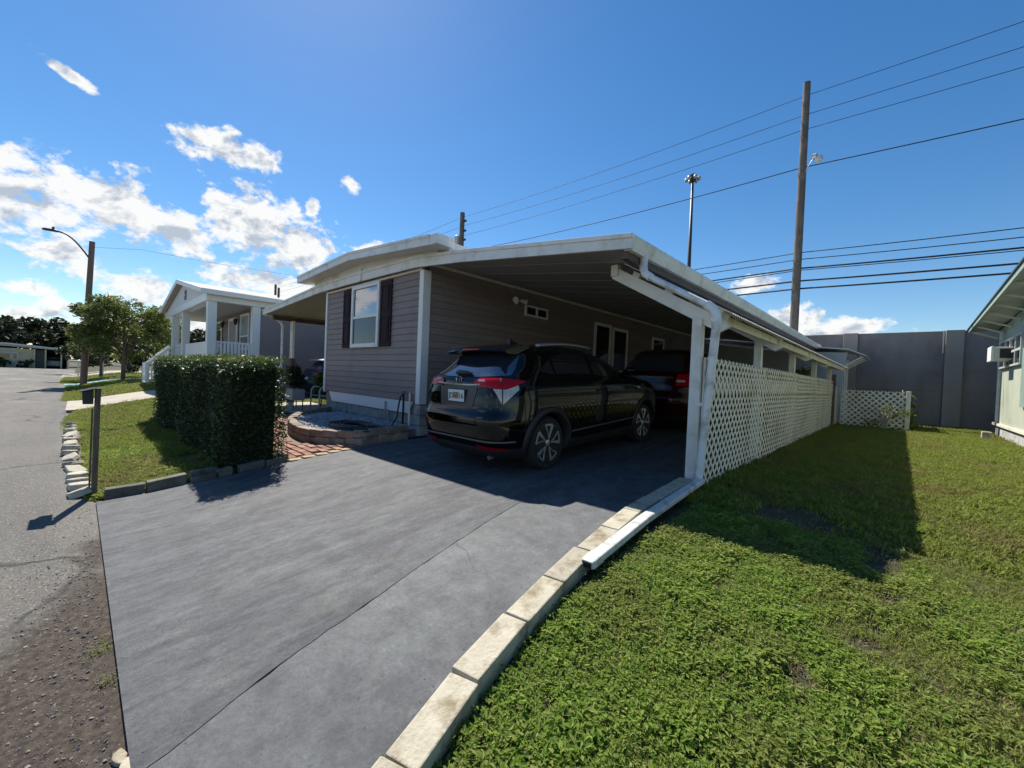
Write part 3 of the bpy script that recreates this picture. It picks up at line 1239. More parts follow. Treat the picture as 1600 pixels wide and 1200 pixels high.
PY = [4.95, 7.72, 10.62, 13.65, 16.85]
for i, y in enumerate(PY):
    w = .055
    b = MB()
    b.box(-1.80, -1.69, y - w, y + w, -.08, 1.86)
    b.build('post', white, carport, bevel=.006)
    b = MB()
    # rafter that falls outwards from under the roof and ends in a cut tail
    p, q = Vector((-2.86, y, 2.545)), Vector((-1.50, y, 1.775))
    d = (q - p).normalized()
    n = Vector((-d.z, 0, d.x)) * -1
    if n.z < 0:
        n = -n
    h = .075
    pts = [p + n * h, q + n * h, q + d * .10 + n * .03, q + d * .03 - n * h, p - n * h]
    b.prism([tuple(v - Vector((0, .025, 0))) for v in pts], (0, .05, 0))
    b.build('rafter', white, carport, bevel=.004)
    b = MB()
    b.box(-2.90, -2.80, y - .05, y + .05, 2.50, under(-2.85) - .02)
    b.build('hanger', white, carport, bevel=.004)
    for f in (.20, .52, .98):
        c = p.lerp(q, f) + n * .105
        b = MB()
        b.obox(c, (.10, .07, .06), Matrix.Rotation(math.atan2(-d.z, d.x), 3, 'Y'))
        b.build('purlin_block', aged_white, carport)
for f, m in ((.20, brown_m), (.52, brown_m), (.98, aged_white)):
    p, q = Vector((-2.86, 0, 2.545)), Vector((-1.50, 0, 1.775))
    d = (q - p).normalized()
    n = Vector((d.z, 0, -d.x))
    n = n if n.z > 0 else -n
    c = p.lerp(q, f) + n * .15
    b = MB()
    b.obox((c.x, (4.78 + 17.5) / 2, c.z), (.05, 17.5 - 4.78, .035), Matrix.Rotation(math.atan2(-d.z, d.x), 3, 'Y'))
    b.build('purlin', m, carport)
# corrugated side awning
p, q = Vector((-2.62, 0, 2.575)), Vector((-1.33, 0, 1.845))
y = 4.74
while y < 17.5:
    y1 = min(y + 2.2, 17.55)
    b = MB()
    rows = []
    ny = int((y1 - y) / .0158)
    for j in range(ny + 1):
        yy = lerp(y, y1, j / ny)
        o = .009 * math.sin(yy / .076 * 2 * PI)
        rows.append([(p.x, yy, p.z + .02 + o), (q.x, yy, q.z + .02 + o)])
    b.grid(rows)
    o = b.build('corrugated_sheet', roof_white, carport, smooth=True)
    y = y1 - .03
# end rail of the awning, seen bright from the front
b = MB()
b.bar((-1.52, 4.76, 1.86), (-1.42, 17.5, 1.80), .03, .10)
b.build('awning_rail', aged_white, carport)
# downspout: out of the gutter, along the rafter, down the post
b = MB()
b.tube([(-2.29, 4.62, 2.60), (-2.29, 4.60, 2.46), (-2.25, 4.57, 2.38), (-2.17, 4.56, 2.32)], .048, 12, flat=.8)
sp = b.build('downspout', pipe_m, carport, angle=50)
b = MB()
b.tube([(-2.17, 4.56, 2.32), (-1.56, 4.62, 1.965)], .047, 12, flat=.8)
b.build('pipe', pipe_m, sp, angle=50)
b = MB()
b.tube([(-1.56, 4.62, 1.965), (-1.49, 4.63, 1.91), (-1.455, 4.63, 1.84), (-1.452, 4.64, 1.74)], .052, 12, flat=.8)
b.build('elbow', pipe_m, sp, angle=50)
b = MB()
b.tube([(-1.452, 4.64, 1.76), (-1.56, 4.78, .75), (-1.625, 4.84, .02)], .047, 12, flat=.8)
b.build('pipe', pipe_m, sp, angle=50)
b = MB()
b.box(-1.70, -1.56, 4.85, 4.89, .86, .90)
b.build('strap', white_vinyl, sp)
# twin flood lamp
b = MB()
b.lathe([(.06, 0), (.06, .03), (.02, .04)], (SX + .02, 6.78, 2.80), 14, 'x')
fl = b.build('flood_lamp', white_vinyl, house, angle=40)
for s in (-1, 1):
    b = MB()
    c = Vector((SX + .1, 6.78 + s * .12, 2.83))
    b.tube([(SX + .05, 6.78 + s * .02, 2.81), tuple(c)], .014)
    dd = Vector((.7, s * .6, -.25)).normalized()
    b.tube([tuple(c - dd * .05), tuple(c - dd * .02), tuple(c + dd * .05), tuple(c + dd * .12)], [.02, .04, .048, .065], 14)
    b.build('lamp_head', white_vinyl, fl, angle=50)

# loose gutter length that carries the water along the curb
pipe_d = mat('stained_pipe', (.50, .51, .50), (.62, .63, .63), 6, .55, .15, 40, c3=(.30, .28, .22), s3=7)
dse = thing('downspout_extension', (-1.5, 3.6, -.05), 'long white gutter pipe lying on the grass beside the curb blocks', 'pipe')
b = MB()
pth = [(-1.60, 4.86, .045), (-1.565, 4.2, .02), (-1.525, 3.3, -.025), (-1.47, 2.35, -.105)]
for a, c in zip(pth[:-1], pth[1:]):
    b.bar((a[0], a[1], a[2] - .02), (c[0], c[1], c[2] - .02), .09, .055)
b.build('pipe', pipe_d, dse, bevel=.012)
b = MB()
b.bar((-1.478, 2.50, -.111), (-1.471, 2.365, -.124), .10, .062)
b.build('collar', pipe_d, dse, bevel=.012)
b = MB()
b.bar((-1.47, 2.349, -.125), (-1.4699, 2.344, -.125), .07, .038)
b.build('mouth', black_m, dse)

# ------------------------------------------------------------------ left awning
awn = thing('side_awning', (-13, 6, 0), 'flat awning roof with a brown beam and ornate post left of the mobile home', 'awning')


def under2(x):
    return float(np.interp(x, [-15.5, -10.66], [2.83, 3.09]))


y = 4.25
while y < 13:
    b = MB()
    x0, x1 = -15.45, WX0 - .02
    b.prism([(x0, y, under2(x0)), (x1, y, under2(x1)), (x1, y, under2(x1) + .06), (x0, y, under2(x0) + .06)], (0, .60, 0))
    b.build('roof_pan', awn_under, awn)
    y += .61
fascia(-15.52, -10.705, awn)
b = MB()
b.box(-15.36, -15.22, 4.45, 13, 2.68, 2.80)
b.build('beam', brown_m, awn)
b = MB()
b.box(-15.50, -15.40, 4.26, 13, 2.78, 2.92)
b.build('gutter', white, awn)
b = MB()
b.box(-15.36, -15.29, 5.02, 5.09, 1.42, 2.69)
b.box(-15.20, -15.13, 5.02, 5.09, 1.42, 2.69)
for k in range(7):
    zc = 1.55 + k * .165
    pts = []
    for j in range(15):
        t = j / 14 * 2 * PI
        pts.append((-15.245 + .045 * math.sin(t), 5.05, zc + .075 * math.cos(t)))
    b.tube(pts, .010, 5)
b.build('post', white, awn)
b = MB()
b.box(-15.38, -15.11, 4.98, 5.13, -.05, 1.42)
b.build('post_base', mat('brown_boards', (.10, .062, .05), (.15, .10, .085), 5, .7, stretch=(4, 4, .5)), awn, bevel=.01)
b = MB()
b.tube([(-15.42, 4.6, 2.80), (-15.42, 4.6, 2.70), (-15.42, 4.72, 2.62), (-15.42, 4.78, 2.5), (-15.42, 4.80, .1), (-15.42, 4.7, .02)], .045, 10, flat=.8)
b.build('downspout', pipe_m, awn, angle=50)
# ------------------------------------------------------------------ lattice fences
lat_m = mat('lattice_white', (.76, .73, .60), (.82, .80, .69), 3, .6, c3=(.62, .57, .43), s3=1.6)


def clip_diag(c, s, u0, u1, v0, v1):
    """the part of the line v = s*(u-c) + v0 inside a rectangle"""
    pts = []
    for v in (v0, v1):
        u = c + (v - v0) / s
        if u0 - 1e-6 <= u <= u1 + 1e-6:
            pts.append((u, v))
    for u in (u0, u1):
        v = v0 + s * (u - c)
        if v0 + 1e-6 < v < v1 - 1e-6:
            pts.append((u, v))
    if len(pts) < 2:
        return None
    pts.sort()
    a, d = pts[0], pts[-1]
    if math.hypot(a[0] - d[0], a[1] - d[1]) < .09:
        return None
    return a, d


def slats(u0, u1, v0, v1, pitch, phase=0.0):
    out = []
    h = v1 - v0
    c = u0 - h + phase
    while c < u1 + h:
        for s in (1, -1):
            r = clip_diag(c, s, u0, u1, v0, v1)
            if r:
                out.append((s, r))
        c += pitch
    return out


def slat_box(b, to3, r, s, w, t, lift):
    (ua, va), (ub, vb) = r
    L_ = math.hypot(ub - ua, vb - va)
    du, dv = (ub - ua) / L_, (vb - va) / L_
    nu, nv = -dv * w / 2, du * w / 2
    vs = []
    for d in (lift, lift + t):
        for (u, v) in ((ua - nu, va - nv), (ub - nu, vb - nv), (ub + nu, vb + nv), (ua + nu, va + nv)):
            vs.append(to3(u, v, d))
    b.add(vs, [(0, 3, 2, 1), (4, 5, 6, 7), (0, 1, 5, 4), (1, 2, 6, 5), (2, 3, 7, 6), (3, 0, 4, 7)])


fence = thing('lattice_fence', (-1.65, 11, 0), 'long white diagonal lattice fence closing the outer side of the carport', 'fence')
allsl = []
panels = [(4.97, 7.80), (7.82, 10.66), (10.68, 13.70), (13.72, 16.92)]
for k, (a, d) in enumerate(panels):
    dz = (0, .005, -.01, -.03)[k]
    for s, r in slats(a, d, -.08 + dz, 1.18 + dz, .160, rnd.uniform(0, .1)):
        allsl.append((s, r, 0.0))
    for s, r in slats(a, d, 1.0 + dz, 1.42 + dz, .160, .05):
        allsl.append((s, r, .012))
allsl.sort(key=lambda q: (q[1][0][0] + q[1][1][0]) / 2 - 2.2 * math.hypot(q[1][0][0] - q[1][1][0], q[1][0][1] - q[1][1][1]))
mass = MB()
for i, (s, r, l) in enumerate(allsl):
    b = MB() if i < 295 else mass
    slat_box(b, lambda u, v, d: (-1.655 + d, u, v), r, s, .037, .006, l + (0 if s > 0 else .006))
    if i < 295:
        b.build('slat', lat_m, fence, fix=False)
if mass.v:
    tag(mass.build('slat_mass', lat_m, fence, fix=False), kind='stuff')
for y in (4.985, 7.81, 10.67, 13.71, 16.92):
    b = MB()
    b.box(-1.675, -1.655, y - .02, y + .02, -.08, 1.42 if y > 5 else 1.40)
    b.build('upright', lat_m, fence)
b = MB()
b.box(-1.672, -1.656, 4.97, 16.92, 1.385, 1.42)
b.build('top_rail', lat_m, fence)

gate = thing('lattice_gate', (-1.6, 17.6, 0), 'weathered lattice gate beyond the dark post at the far end of the long fence', 'gate')
b = MB()
b.box(-1.68, -1.58, 16.98, 17.08, -.06, 1.62)
b.build('post', wood_old, gate)
for s, r in slats(17.15, 18.3, -.05, 1.22, .16):
    b = MB()
    slat_box(b, lambda u, v, d: (-1.60 + d, u, v), r, s, .04, .006, 0 if s > 0 else .006)
    b.build('slat', lat_m, gate, fix=False)
b = MB()
b.box(-1.62, -1.60, 17.13, 17.19, -.05, 1.24)
b.box(-1.62, -1.60, 18.26, 18.32, -.05, 1.24)
b.build('stile', lat_m, gate)
b = MB()
b.bar((-1.57, 16.2, 1.36), (-1.57, 17.05, 1.30), .02, .03)
b.build('latch_bar', dark_metal, gate)

cross = thing('lattice_screen', (-.6, 17.8, 0), 'short white lattice screen standing across the lawn in front of the grey concrete wall', 'fence')
for s, r in slats(-1.48, .16, -.10, 1.14, .168, .03):
    b = MB()
    slat_box(b, lambda u, v, d: (u, 17.75 - d, v), r, s, .042, .007, 0 if s > 0 else .007)
    b.build('slat', lat_m, cross, fix=False)
b = MB()
b.box(.10, .21, 17.70, 17.80, -.06, 1.17)
b.build('post', lat_m, cross, bevel=.008)
for s, r in slats(17.82, 18.8, -.06, 1.12, .168):
    b = MB()
    slat_box(b, lambda u, v, d: (.155 + d, u, v), r, s, .042, .007, 0 if s > 0 else .007)
    b.build('slat', lat_m, cross, fix=False)

# ------------------------------------------------------------------ shed that closes the back of the carport
shed = thing('garden_shed', (-4, 19, 0), 'pale blue grey metal shed closing the far end of the carport', 'shed')
shed_m = mat('shed_blue', (.46, .50, .56), (.52, .56, .62), 2, .5, c3=(.40, .44, .50), s3=1)
b = MB()
b.prism([(-6.3, 18.35, -.05), (-1.56, 18.35, -.05), (-1.50, 18.35, 1.75), (-1.42, 18.35, 2.44), (-3.4, 18.35, 2.50), (-6.3, 18.35, 2.9)], (0, .06, 0))
b.build('front_wall', shed_m, shed)
b = MB()
b.box(-1.62, -1.56, 18.41, 20.3, -.05, 2.4)
b.build('side_wall', mat('shed_side', (.36, .38, .38), (.40, .42, .42), 3, .6), shed)
for y in (18.55, 19.4, 20.2):
    b = MB()
    b.box(-1.56, -1.52, y - .04, y + .04, -.05, 2.3)
    b.build('batten', white, shed)
b = MB()
b.prism([(-6.3, 18.1, 3.0), (-1.4, 18.1, 2.52), (-.92, 18.1, 2.30), (-.92, 18.1, 2.33), (-1.4, 18.1, 2.56), (-6.3, 18.1, 3.04)], (0, 2.5, 0))
b.build('roof', roof_white, shed)
for y in (18.45, 19.3, 20.2):
    b = MB()
    b.bar((-1.55, y, 1.95), (-1.02, y, 2.30), .03, .05)
    b.build('bracket', white, shed)
b = MB()
b.box(-6.3, -1.7, 18.41, 20.4, -.05, 2.3)
b.build('back_room', dark_metal, shed)

# ------------------------------------------------------------------ sound wall
swall = thing('sound_wall', (0, 21.5, 0), 'tall dark grey concrete wall of panels and pilasters behind the back lawn', 'wall')
WYY = 21.5
pil = [(-33.6 + 3.2 * 0, .6)]
px = [-1.60, 1.13]
xs_p = [-1.60 - 2.95 * k for k in range(0, 14)][::-1] + [1.28 + 2.95 * k for k in range(0, 9)]
for k, x in enumerate(xs_p):
    b = MB()
    b.box(x - .22, x + .24, WYY - .14, WYY + .25, -.10, 3.435)
    b.build('pilaster', concrete_p, swall, bevel=.015)
for a, d in zip(xs_p[:-1], xs_p[1:]):
    b = MB()
    b.box(a + .24, d - .22, WYY, WYY + .18, 1.235, 3.42)
    b.build('panel', concrete_w, swall, bevel=.012)
    m2 = (a + d) / 2 + .18
    for u0, u1 in ((a + .24, m2 - .006), (m2 + .006, d - .22)):
        b = MB()
        b.box(u0, u1, WYY + .012, WYY + .17, -.12, 1.26)
        b.build('lower_panel', concrete_w, swall, bevel=.012)
b = MB()
b.box(.985, 1.02, WYY - .155, WYY - .141, 2.6, 3.42)
b.build('joint_strip', aged_white, swall)

# ------------------------------------------------------------------ utility poles, lamps and wires


def utility_pole(x, y, zb, zt, label, r0=.17, r1=.13, lean=0.0, lamp=False, hardware=True, group=None):
    t = thing('utility_pole', (x, y, zb), label, 'utility pole', group)
    b = MB()
    n = 7
    pts = [(x + lean * i / n, y, lerp(zb, zt, i / n)) for i in range(n + 1)]
    b.tube(pts, [lerp(r0, r1, i / n) for i in range(n + 1)], 12)
    b.build('pole', pole_m, t, angle=50)
    return t


p1 = utility_pole(-3.38, 20.5, -.1, 13.74, 'tall weathered wooden utility pole rising behind the carport roof')
b = MB()
b.tube([(-3.28, 20.4, 10.0), (-3.12, 20.2, 10.15), (-2.92, 20.0, 10.35)], .02, 8)
lampn = b.build('lamp_arm', steel, p1, smooth=True)
b = MB()
b.tube([(-2.96, 20.0, 10.37), (-2.84, 19.98, 10.36)], .11, 12)
b.build('photocell', steel, lampn, angle=50)
b = MB()
b.lathe([(.05, .07), (.10, .04), (.13, -.04), (.125, -.13), (.07, -.17)], (-2.76, 19.97, 10.27), 14)
b.build('lens', mat('lamp_lens', (.55, .50, .40), (.62, .57, .48), 5, .3), lampn, angle=50)
p2 = utility_pole(-25.5, 20.5, 0, 13.75, 'distant wooden utility pole seen beyond the roof of the mobile home', .22, .18)
for z in (13.05, 12.3, 11.6):
    b = MB()
    b.box(-25.4, -25.05, 20.42, 20.58, z - .06, z + .06)
    b.build('insulator_bracket', dark_metal, p2)
b = MB()
b.lathe([(.16, -.35), (.2, -.3), (.2, .3), (.1, .36)], (-25.95, 20.4, 11.7), 12)
b.build('transformer', steel, p2, angle=50)
utility_pole(-47.6, 20.5, 0, 13.6, 'thin far utility pole seen between the two right porch columns', .2, .16)
utility_pole(-69.7, 20.5, 0, 13.6, 'thin far utility pole seen between the two left porch columns', .2, .16)

wires = []


def wire(pts, r, label, seg=14, group=None):
    b = MB()
    path = []
    for (x0, z0), (x1, z1), sag in pts:
        for k in range(seg + 1):
            t = k / seg
            path.append((lerp(x0, x1, t), 20.5, lerp(z0, z1, t) - sag * 4 * t * (1 - t)))
    b.tube(path, r, 5)
    o = b.build('overhead_wire', wire_m, None, smooth=True)
    return tag(o, label, 'wire', 'overhead wires along the sound wall')


def span(zl, zm, zr, sag=.35):
    return [((-70, zl + .4), (-47.6, zl + .3), .2), ((-47.6, zl + .3), (-25.4, zl), .3), ((-25.4, zl), (-3.4, zm), sag), ((-3.4, zm), (22, zr), sag)]


wire(span(13.40, 13.22, 13.3, .22), .011, 'topmost thin overhead wire meeting the tall pole near its tip')
wire(span(12.72, 12.43, 12.4, .22), .011, 'second highest thin overhead wire on the tall wooden pole')
wire(span(11.95, 11.83, 11.6, .22), .011, 'third highest thin overhead wire on the tall wooden pole')
wire([((-25.4, 10.7), (-3.5, 10.27), .25), ((-3.4, 10.27), (22, 9.7), .25)], .020, 'thicker single wire attached beside the lamp on the tall pole')
wire([((-25.4, 7.0), (-3.3, 6.75), .2), ((-3.3, 6.75), (22, 6.6), .3)], .018, 'upper thin line of the low cable bundle crossing the tall pole')
wire([((-25.4, 6.75), (-3.3, 6.47), .2), ((-3.3, 6.47), (22, 6.4), .35)], .018, 'second thin line of the low cable bundle crossing the tall pole')
wire([((-25.4, 6.35), (-3.3, 6.10), .2), ((-3.3, 6.10), (22, 6.05), .3)], .032, 'thick middle cable of the low bundle with a small loop right of the pole')
wire([((-25.4, 6.2), (-3.3, 6.02), .25), ((-3.3, 6.02), (22, 5.95), .3)], .016, 'thin line hanging just under the thick middle cable')
wire([((-25.4, 5.95), (-3.3, 5.58), .2), ((-3.3, 5.58), (22, 5.5), .25)], .034, 'thick fifth cable of the low bundle crossing the tall pole')
wire([((-25.4, 5.7), (-3.3, 5.26), .2), ((-3.3, 5.26), (22, 5.3), .25)], .034, 'lowest thick cable of the bundle crossing the tall pole')

mast = thing('light_mast', (-26.6, 70, 0), 'very tall slim highway light mast with a ring of lamps on top', 'light mast')
b = MB()
b.tube([(-26.6, 70, 0), (-26.7, 70, 18), (-26.8, 70, 35.6)], [.42, .32, .20], 10)
b.build('pole', dark_metal, mast, smooth=True)
b = MB()
b.lathe([(.2, -1.4), (.5, -1.1), (.5, -.2), (.2, .0)], (-26.8, 70, 36.2), 12)
b.build('hub', dark_metal, mast, angle=50)
for k in range(6):
    t = 2 * PI * k / 6 + .3
    c = Vector((-26.8 + .95 * math.cos(t), 70 + .95 * math.sin(t), 35.3))
    b = MB()
    b.tube([(-26.8, 70, 35.4), tuple(c + Vector((0, 0, .3)))], .08, 6)
    b.lathe([(.15, .35), (.28, .22), (.33, -.1), (.2, -.3)], tuple(c), 10)
    b.build('lamp', steel, mast, angle=50)

lamp = thing('street_lamp', (-32.9, .24, -.4), 'wooden street lamp pole with a curved arm over the road', 'street lamp')
b = MB()
b.tube([(-32.9, .24, -.45), (-32.9, .33, 3.5), (-32.9, .45, 7.6)], [.15, .135, .12], 12)
b.build('pole', mat('brown_pole', (.15, .105, .085), (.22, .16, .125), 4, .9, stretch=(5, 5, .4)), lamp, angle=50)
b = MB()
pts = []
for k in range(9):
    t = k / 8
    pts.append((-32.9, lerp(.42, -.78, t), 6.55 + 1.25 * math.sin(t * PI / 2)))
b.tube(pts, .04, 8)
arm = b.build('arm', dark_metal, lamp, smooth=True)
b = MB()
b.tube([(-32.9, -.75, 7.80), (-32.9, -.95, 7.82), (-32.9, -1.32, 7.80), (-32.9, -1.40, 7.78)], [.06, .12, .11, .05], 10, flat=.6)
b.build('lamp_head', dark_metal, arm, smooth=True)
b = MB()
b.lathe([(.05, 0), (.05, .14)], (-32.9, -1.0, 7.86), 8)
b.build('photocell', dark_metal, arm)
b = MB()
b.tube([(-32.9, .45, 7.3), (-29, 2.2, 6.9), (-25, 4.2, 6.1), (-21.5, 6.2, 5.5), (-18.5, 8, 5.05), (-15, 12, 5.0)], .007, 5)
tag(b.build('overhead_wire', wire_m, None), 'thin drooping wire running from the street lamp over the neighbouring roof', 'wire')

# ------------------------------------------------------------------ green house on the right
gh = thing('green_house', (2.1, 16, 0), 'pale green battened house with a wide eave and window air conditioner on the right', 'house')
GX = 2.10
GY0, GY1 = 6.0, 19.35
b = MB()
b.box(GX + .03, GX + 6, GY0, GY1, .30, 2.72)
b.build('wall_core', green_wall, gh)
y = GY1
while y > GY0:
    b = MB()
    z1 = 1.93 if 15.6 < y < 18.75 else 2.05
    b.box(GX - .0, GX + .035, y - .098, y - .004, .32, z1)
    b.build('siding_board', green_wall, gh, bevel=.006)
    y -= .10
b = MB()
b.box(GX - .05, GX + .03, GY0, GY1 + .02, .27, .34)
b.build('base_trim', aged_white, gh)
b = MB()
b.box(GX + .02, GX + .2, GY0, GY1 - .05, -.12, .28)
b.build('foundation', found_m, gh)
b = MB()
b.prism([(GX - .01, GY1, 2.0), (GX - .01, GY0, 2.0), (GX - .01, GY0, 3.72), (GX - .01, 11, 3.55), (GX - .01, GY1, 3.14)], (.04, 0, 0))
b.build('gable_board', green_trim, gh)
b = MB()
b.box(GX - .06, GX + .0, 18.78, 18.84, .34, 3.05)
b.build('corner_trim', white, gh)
# band of windows with white frames
window(gh, 'y', 15.72, 18.72, 1.93, 2.72, GX - .012, -1, posts=(16.47, 17.22, 17.97), rails=(2.33,), frame=.05, mat_f=mat('window_grey', (.40, .44, .42), (.46, .50, .48), 3, .5))
b = MB()
b.box(GX - .06, GX - .0, 14.55, 15.45, .9, 2.3)
b.build('shutter_panel', green_trim, gh, bevel=.006)
window(gh, 'y', 13.9, 14.5, .7, 1.5, GX - .012, -1, frame=.08)
# roof with its open eave
EX = 1.49


def gr(y):
    return float(np.interp(y, [6, 11, 20.0], [3.72, 3.56, 3.215]))


b = MB()
b.prism([(EX + .03, 20, gr(20)), (EX + .03, 5.5, gr(5.5) + .03), (EX + .03, 5.5, gr(5.5) + .09), (EX + .03, 20, gr(20) + .06)], (7, 0, 0))
groof = b.build('roof', mat('green_roof', (.10, .11, .105), (.14, .15, .145), 4, .7), gh)
b = MB()
b.prism([(EX, 20.03, gr(20) - .06), (EX, 5.5, gr(5.5) - .04), (EX, 5.5, gr(5.5) + .075), (EX, 20.03, gr(20) + .035)], (.03, 0, 0))
b.build('rake_board', green_trim, groof)
b = MB()
b.prism([(EX - .03, 20.06, gr(20) + .04), (EX - .03, 5.5, gr(5.5) + .08), (EX - .03, 5.5, gr(5.5) + .115), (EX - .03, 20.06, gr(20) + .075)], (.12, 0, 0))
b.build('drip_edge', dark_metal, groof)
b = MB()
b.prism([(EX + .04, 19.9, gr(20) - .02), (EX + .04, 5.5, gr(5.5) - .0), (EX + .04, 5.5, gr(5.5) + .02), (EX + .04, 19.9, gr(20) - .003)], (.56, 0, 0))
b.build('soffit', mat('soffit_grey', (.36, .37, .33), (.42, .43, .39), 3, .6), groof)
y = 19.8
while y > 7:
    b = MB()
    b.bar((EX + .08, y, gr(y) - .06), (GX - .02, y - .25, gr(y) - .30), .035, .05)
    b.build('strut', green_wall, gh)
    y -= 1.15
ac = thing('air_conditioner', (1.9, 18, 2.3), 'white window air conditioner sticking out of the green house', 'air conditioner')
b = MB()
b.box(1.76, GX - .0, 17.0, 17.62, 2.10, 2.46)
b.build('case', mat('ac_case', (.62, .63, .58), (.68, .69, .64), 3, .5), ac, bevel=.015)
b = MB()
b.box(1.70, 1.762, 16.98, 17.64, 2.08, 2.48)
b.build('back_rim', white, ac, bevel=.012)
b = MB()
b.box(1.86, 2.06, 16.985, 17.0, 2.16, 2.41)
gri = b.build('side_grille', black_m, ac)
for k in range(8):
    b = MB()
    b.box(1.86, 2.06, 16.975, 16.985, 2.17 + k * .03, 2.178 + k * .03)
    b.build('louvre', dark_metal, gri)
blk = MB()
blk.box(1.62, 1.80, 16.85, 17.05, -.06, .16)
tag(blk.build('concrete_block', block_m, None, bevel=.01), 'single small concrete block left on the lawn near the green house', 'block')

# ------------------------------------------------------------------ mailbox
mb = thing('mailbox', (-6.53, .14, -.42), 'dark mailbox on a rough wooden post where lawn, road and driveway meet', 'mailbox')
b = MB()
b.bar((-6.53, .150, -.46), (-6.53, .163, .765), .066, .05, up=(0, 1, 0))
b.build('post', wood_old, mb, bevel=.008)
b = MB()
b.bar((-6.545, .112, -.46), (-6.535, .122, .555), .03, .016, up=(0, 1, 0))
b.build('side_stake', wood_old, mb, bevel=.004)
b = MB()
b.box(-6.57, -6.49, .13, .195, .765, .778)
b.build('post_cap', wood_old, mb, bevel=.004)
mbx = mat('mailbox_black', (.016, .016, .017), (.024, .024, .025), 6, .55)
b = MB()
poly = [(.045, .605), (.128, .605), (.128, .765), (.038, .74)]
b.prism([(-6.74, y, z) for y, z in poly], (.30, 0, 0))
bxo = b.build('box', mbx, mb, bevel=.006)
b = MB()
b.prism([(-6.76, .018, .733), (-6.76, .135, .770), (-6.76, .135, .780), (-6.76, .016, .743)], (.34, 0, 0))
b.build('lid', mat('mailbox_lid', (.02, .021, .024), (.03, .031, .034), 6, .8, spec=.2), bxo, bevel=.003)
# ------------------------------------------------------------------ neighbour's house with the porch
nb = thing('porch_house', (-23, 6, 0), 'mauve house with white columned front porch and gable beyond the hedge', 'house')
NX, NY0, NY1 = -18.5, 3.28, 4.92
FLZ = 1.02
b = MB()
b.box(-28.4, NX - .02, NY1 + .03, 20, .05, 3.55)
b.build('wall_core', siding_n, nb)
z = .1
b1, b2 = MB(), MB()
while z < 3.5:
    lap(b1, (NX - .02, NY1 - .02), (NX - .02, 20), (1, 0), z, .125)
    lap(b2, (-28.4, NY1 + .02), (NX, NY1 + .02), (0, -1), z, .125)
    z += .125
b1.build('side_siding', siding_n, nb)
b2.build('porch_siding', siding_n, nb)
b = MB()
b.box(-28.5, NX + .02, NY0 - .05, NY1, FLZ - .22, FLZ)
b.build('porch_floor', white_vinyl, nb)
b = MB()
b.box(-28.4, NX, NY0 + .05, NY0 + .10, -.1, FLZ - .22)
b.box(NX - .05, NX, NY0, NY1, -.1, FLZ - .22)
b.build('porch_skirt', mat('porch_skirt', (.62, .62, .60), (.68, .68, .66), 3, .6), nb)
for x, y in ((-26.8, NY0 + .1), (-23.9, NY0 + .1), (-18.66, NY0 + .1), (-18.62, NY1 - .12)):
    b = MB()
    b.box(x - .14, x + .14, y - .14, y + .14, FLZ, 3.42)
    b.build('column', white_vinyl, nb, bevel=.015)
b = MB()
b.box(-28.6, NX + .1, NY0 - .1, NY0 + .25, 3.42, 3.70)
b.box(NX - .22, NX + .1, NY0 + .25, 20, 3.42, 3.70)
b.build('porch_beam', white_vinyl, nb)
b = MB()
b.box(-28.6, NX - .22, NY0 + .25, NY1, 3.44, 3.50)
b.build('porch_ceiling', mat('porch_ceiling', (.50, .48, .42), (.55, .53, .47), 2, .6), nb)
pk, el, er = (-23.56, 4.74), (-28.85, 3.80), (-18.15, 3.78)
b = MB()
b.prism([(el[0] + .2, NY0 - .08, 3.68), (er[0] - .2, NY0 - .08, 3.68), (pk[0], NY0 - .08, pk[1] - .08)], (0, .1, 0))
b.build('gable', mat('gable_white', (.70, .70, .69), (.76, .76, .75), 2, .6), nb)
b = MB()
b.prism([(el[0], NY0 - .3, el[1] - .08), (pk[0], NY0 - .3, pk[1] - .06), (er[0], NY0 - .3, er[1] - .08), (er[0], NY0 - .3, er[1]), (pk[0], NY0 - .3, pk[1] + .04), (el[0], NY0 - .3, el[1])], (0, 17, 0))
rf = b.build('roof', roof_shingle, nb)
b = MB()
b.prism([(el[0], NY0 - .33, el[1] - .14), (pk[0], NY0 - .33, pk[1] - .12), (er[0], NY0 - .33, er[1] - .14), (er[0], NY0 - .33, er[1] + .02), (pk[0], NY0 - .33, pk[1] + .06), (el[0], NY0 - .33, el[1] + .02)], (0, .03, 0))
b.build('rake_board', white_vinyl, rf)
b = MB()
b.box(er[0] - .02, er[0] + .05, NY0 - .33, 19.6, er[1] - .16, er[1] + .01)
b.build('eave_gutter', white_vinyl, rf)
b = MB()
b.tube([(-20.3, 6.1, 4.2), (-20.3, 6.1, 4.62)], .05, 8)
b.build('vent_pipe', dark_metal, rf)
b = MB()
b.box(-23.0, -22.66, NY0 - .12, NY0 - .085, 3.86, 4.26)
gv = b.build('gable_vent', mat('vent_grey', (.16, .17, .19), (.2, .21, .23), 5, .6), nb)
b = MB()
b.box(-23.0, -22.66, NY0 - .13, NY0 - .12, 4.04, 4.07)
b.build('vent_bar', white_vinyl, gv)
yw = NY1 - .005
window(nb, 'x', -25.75, -24.5, 2.0, 3.25, yw - .02, -1, frame=.08, glass=[glass_mirror])
b = MB()
b.box(-23.15, -21.6, yw - .06, yw - .015, FLZ, 3.25)
dr = b.build('door_frame', white_vinyl, nb)
b = MB()
b.box(-22.95, -21.8, yw - .07, yw - .061, FLZ, 3.12)
b.build('door', mat('door_mauve', (.33, .27, .26), (.37, .31, .30), 3, .5), dr)
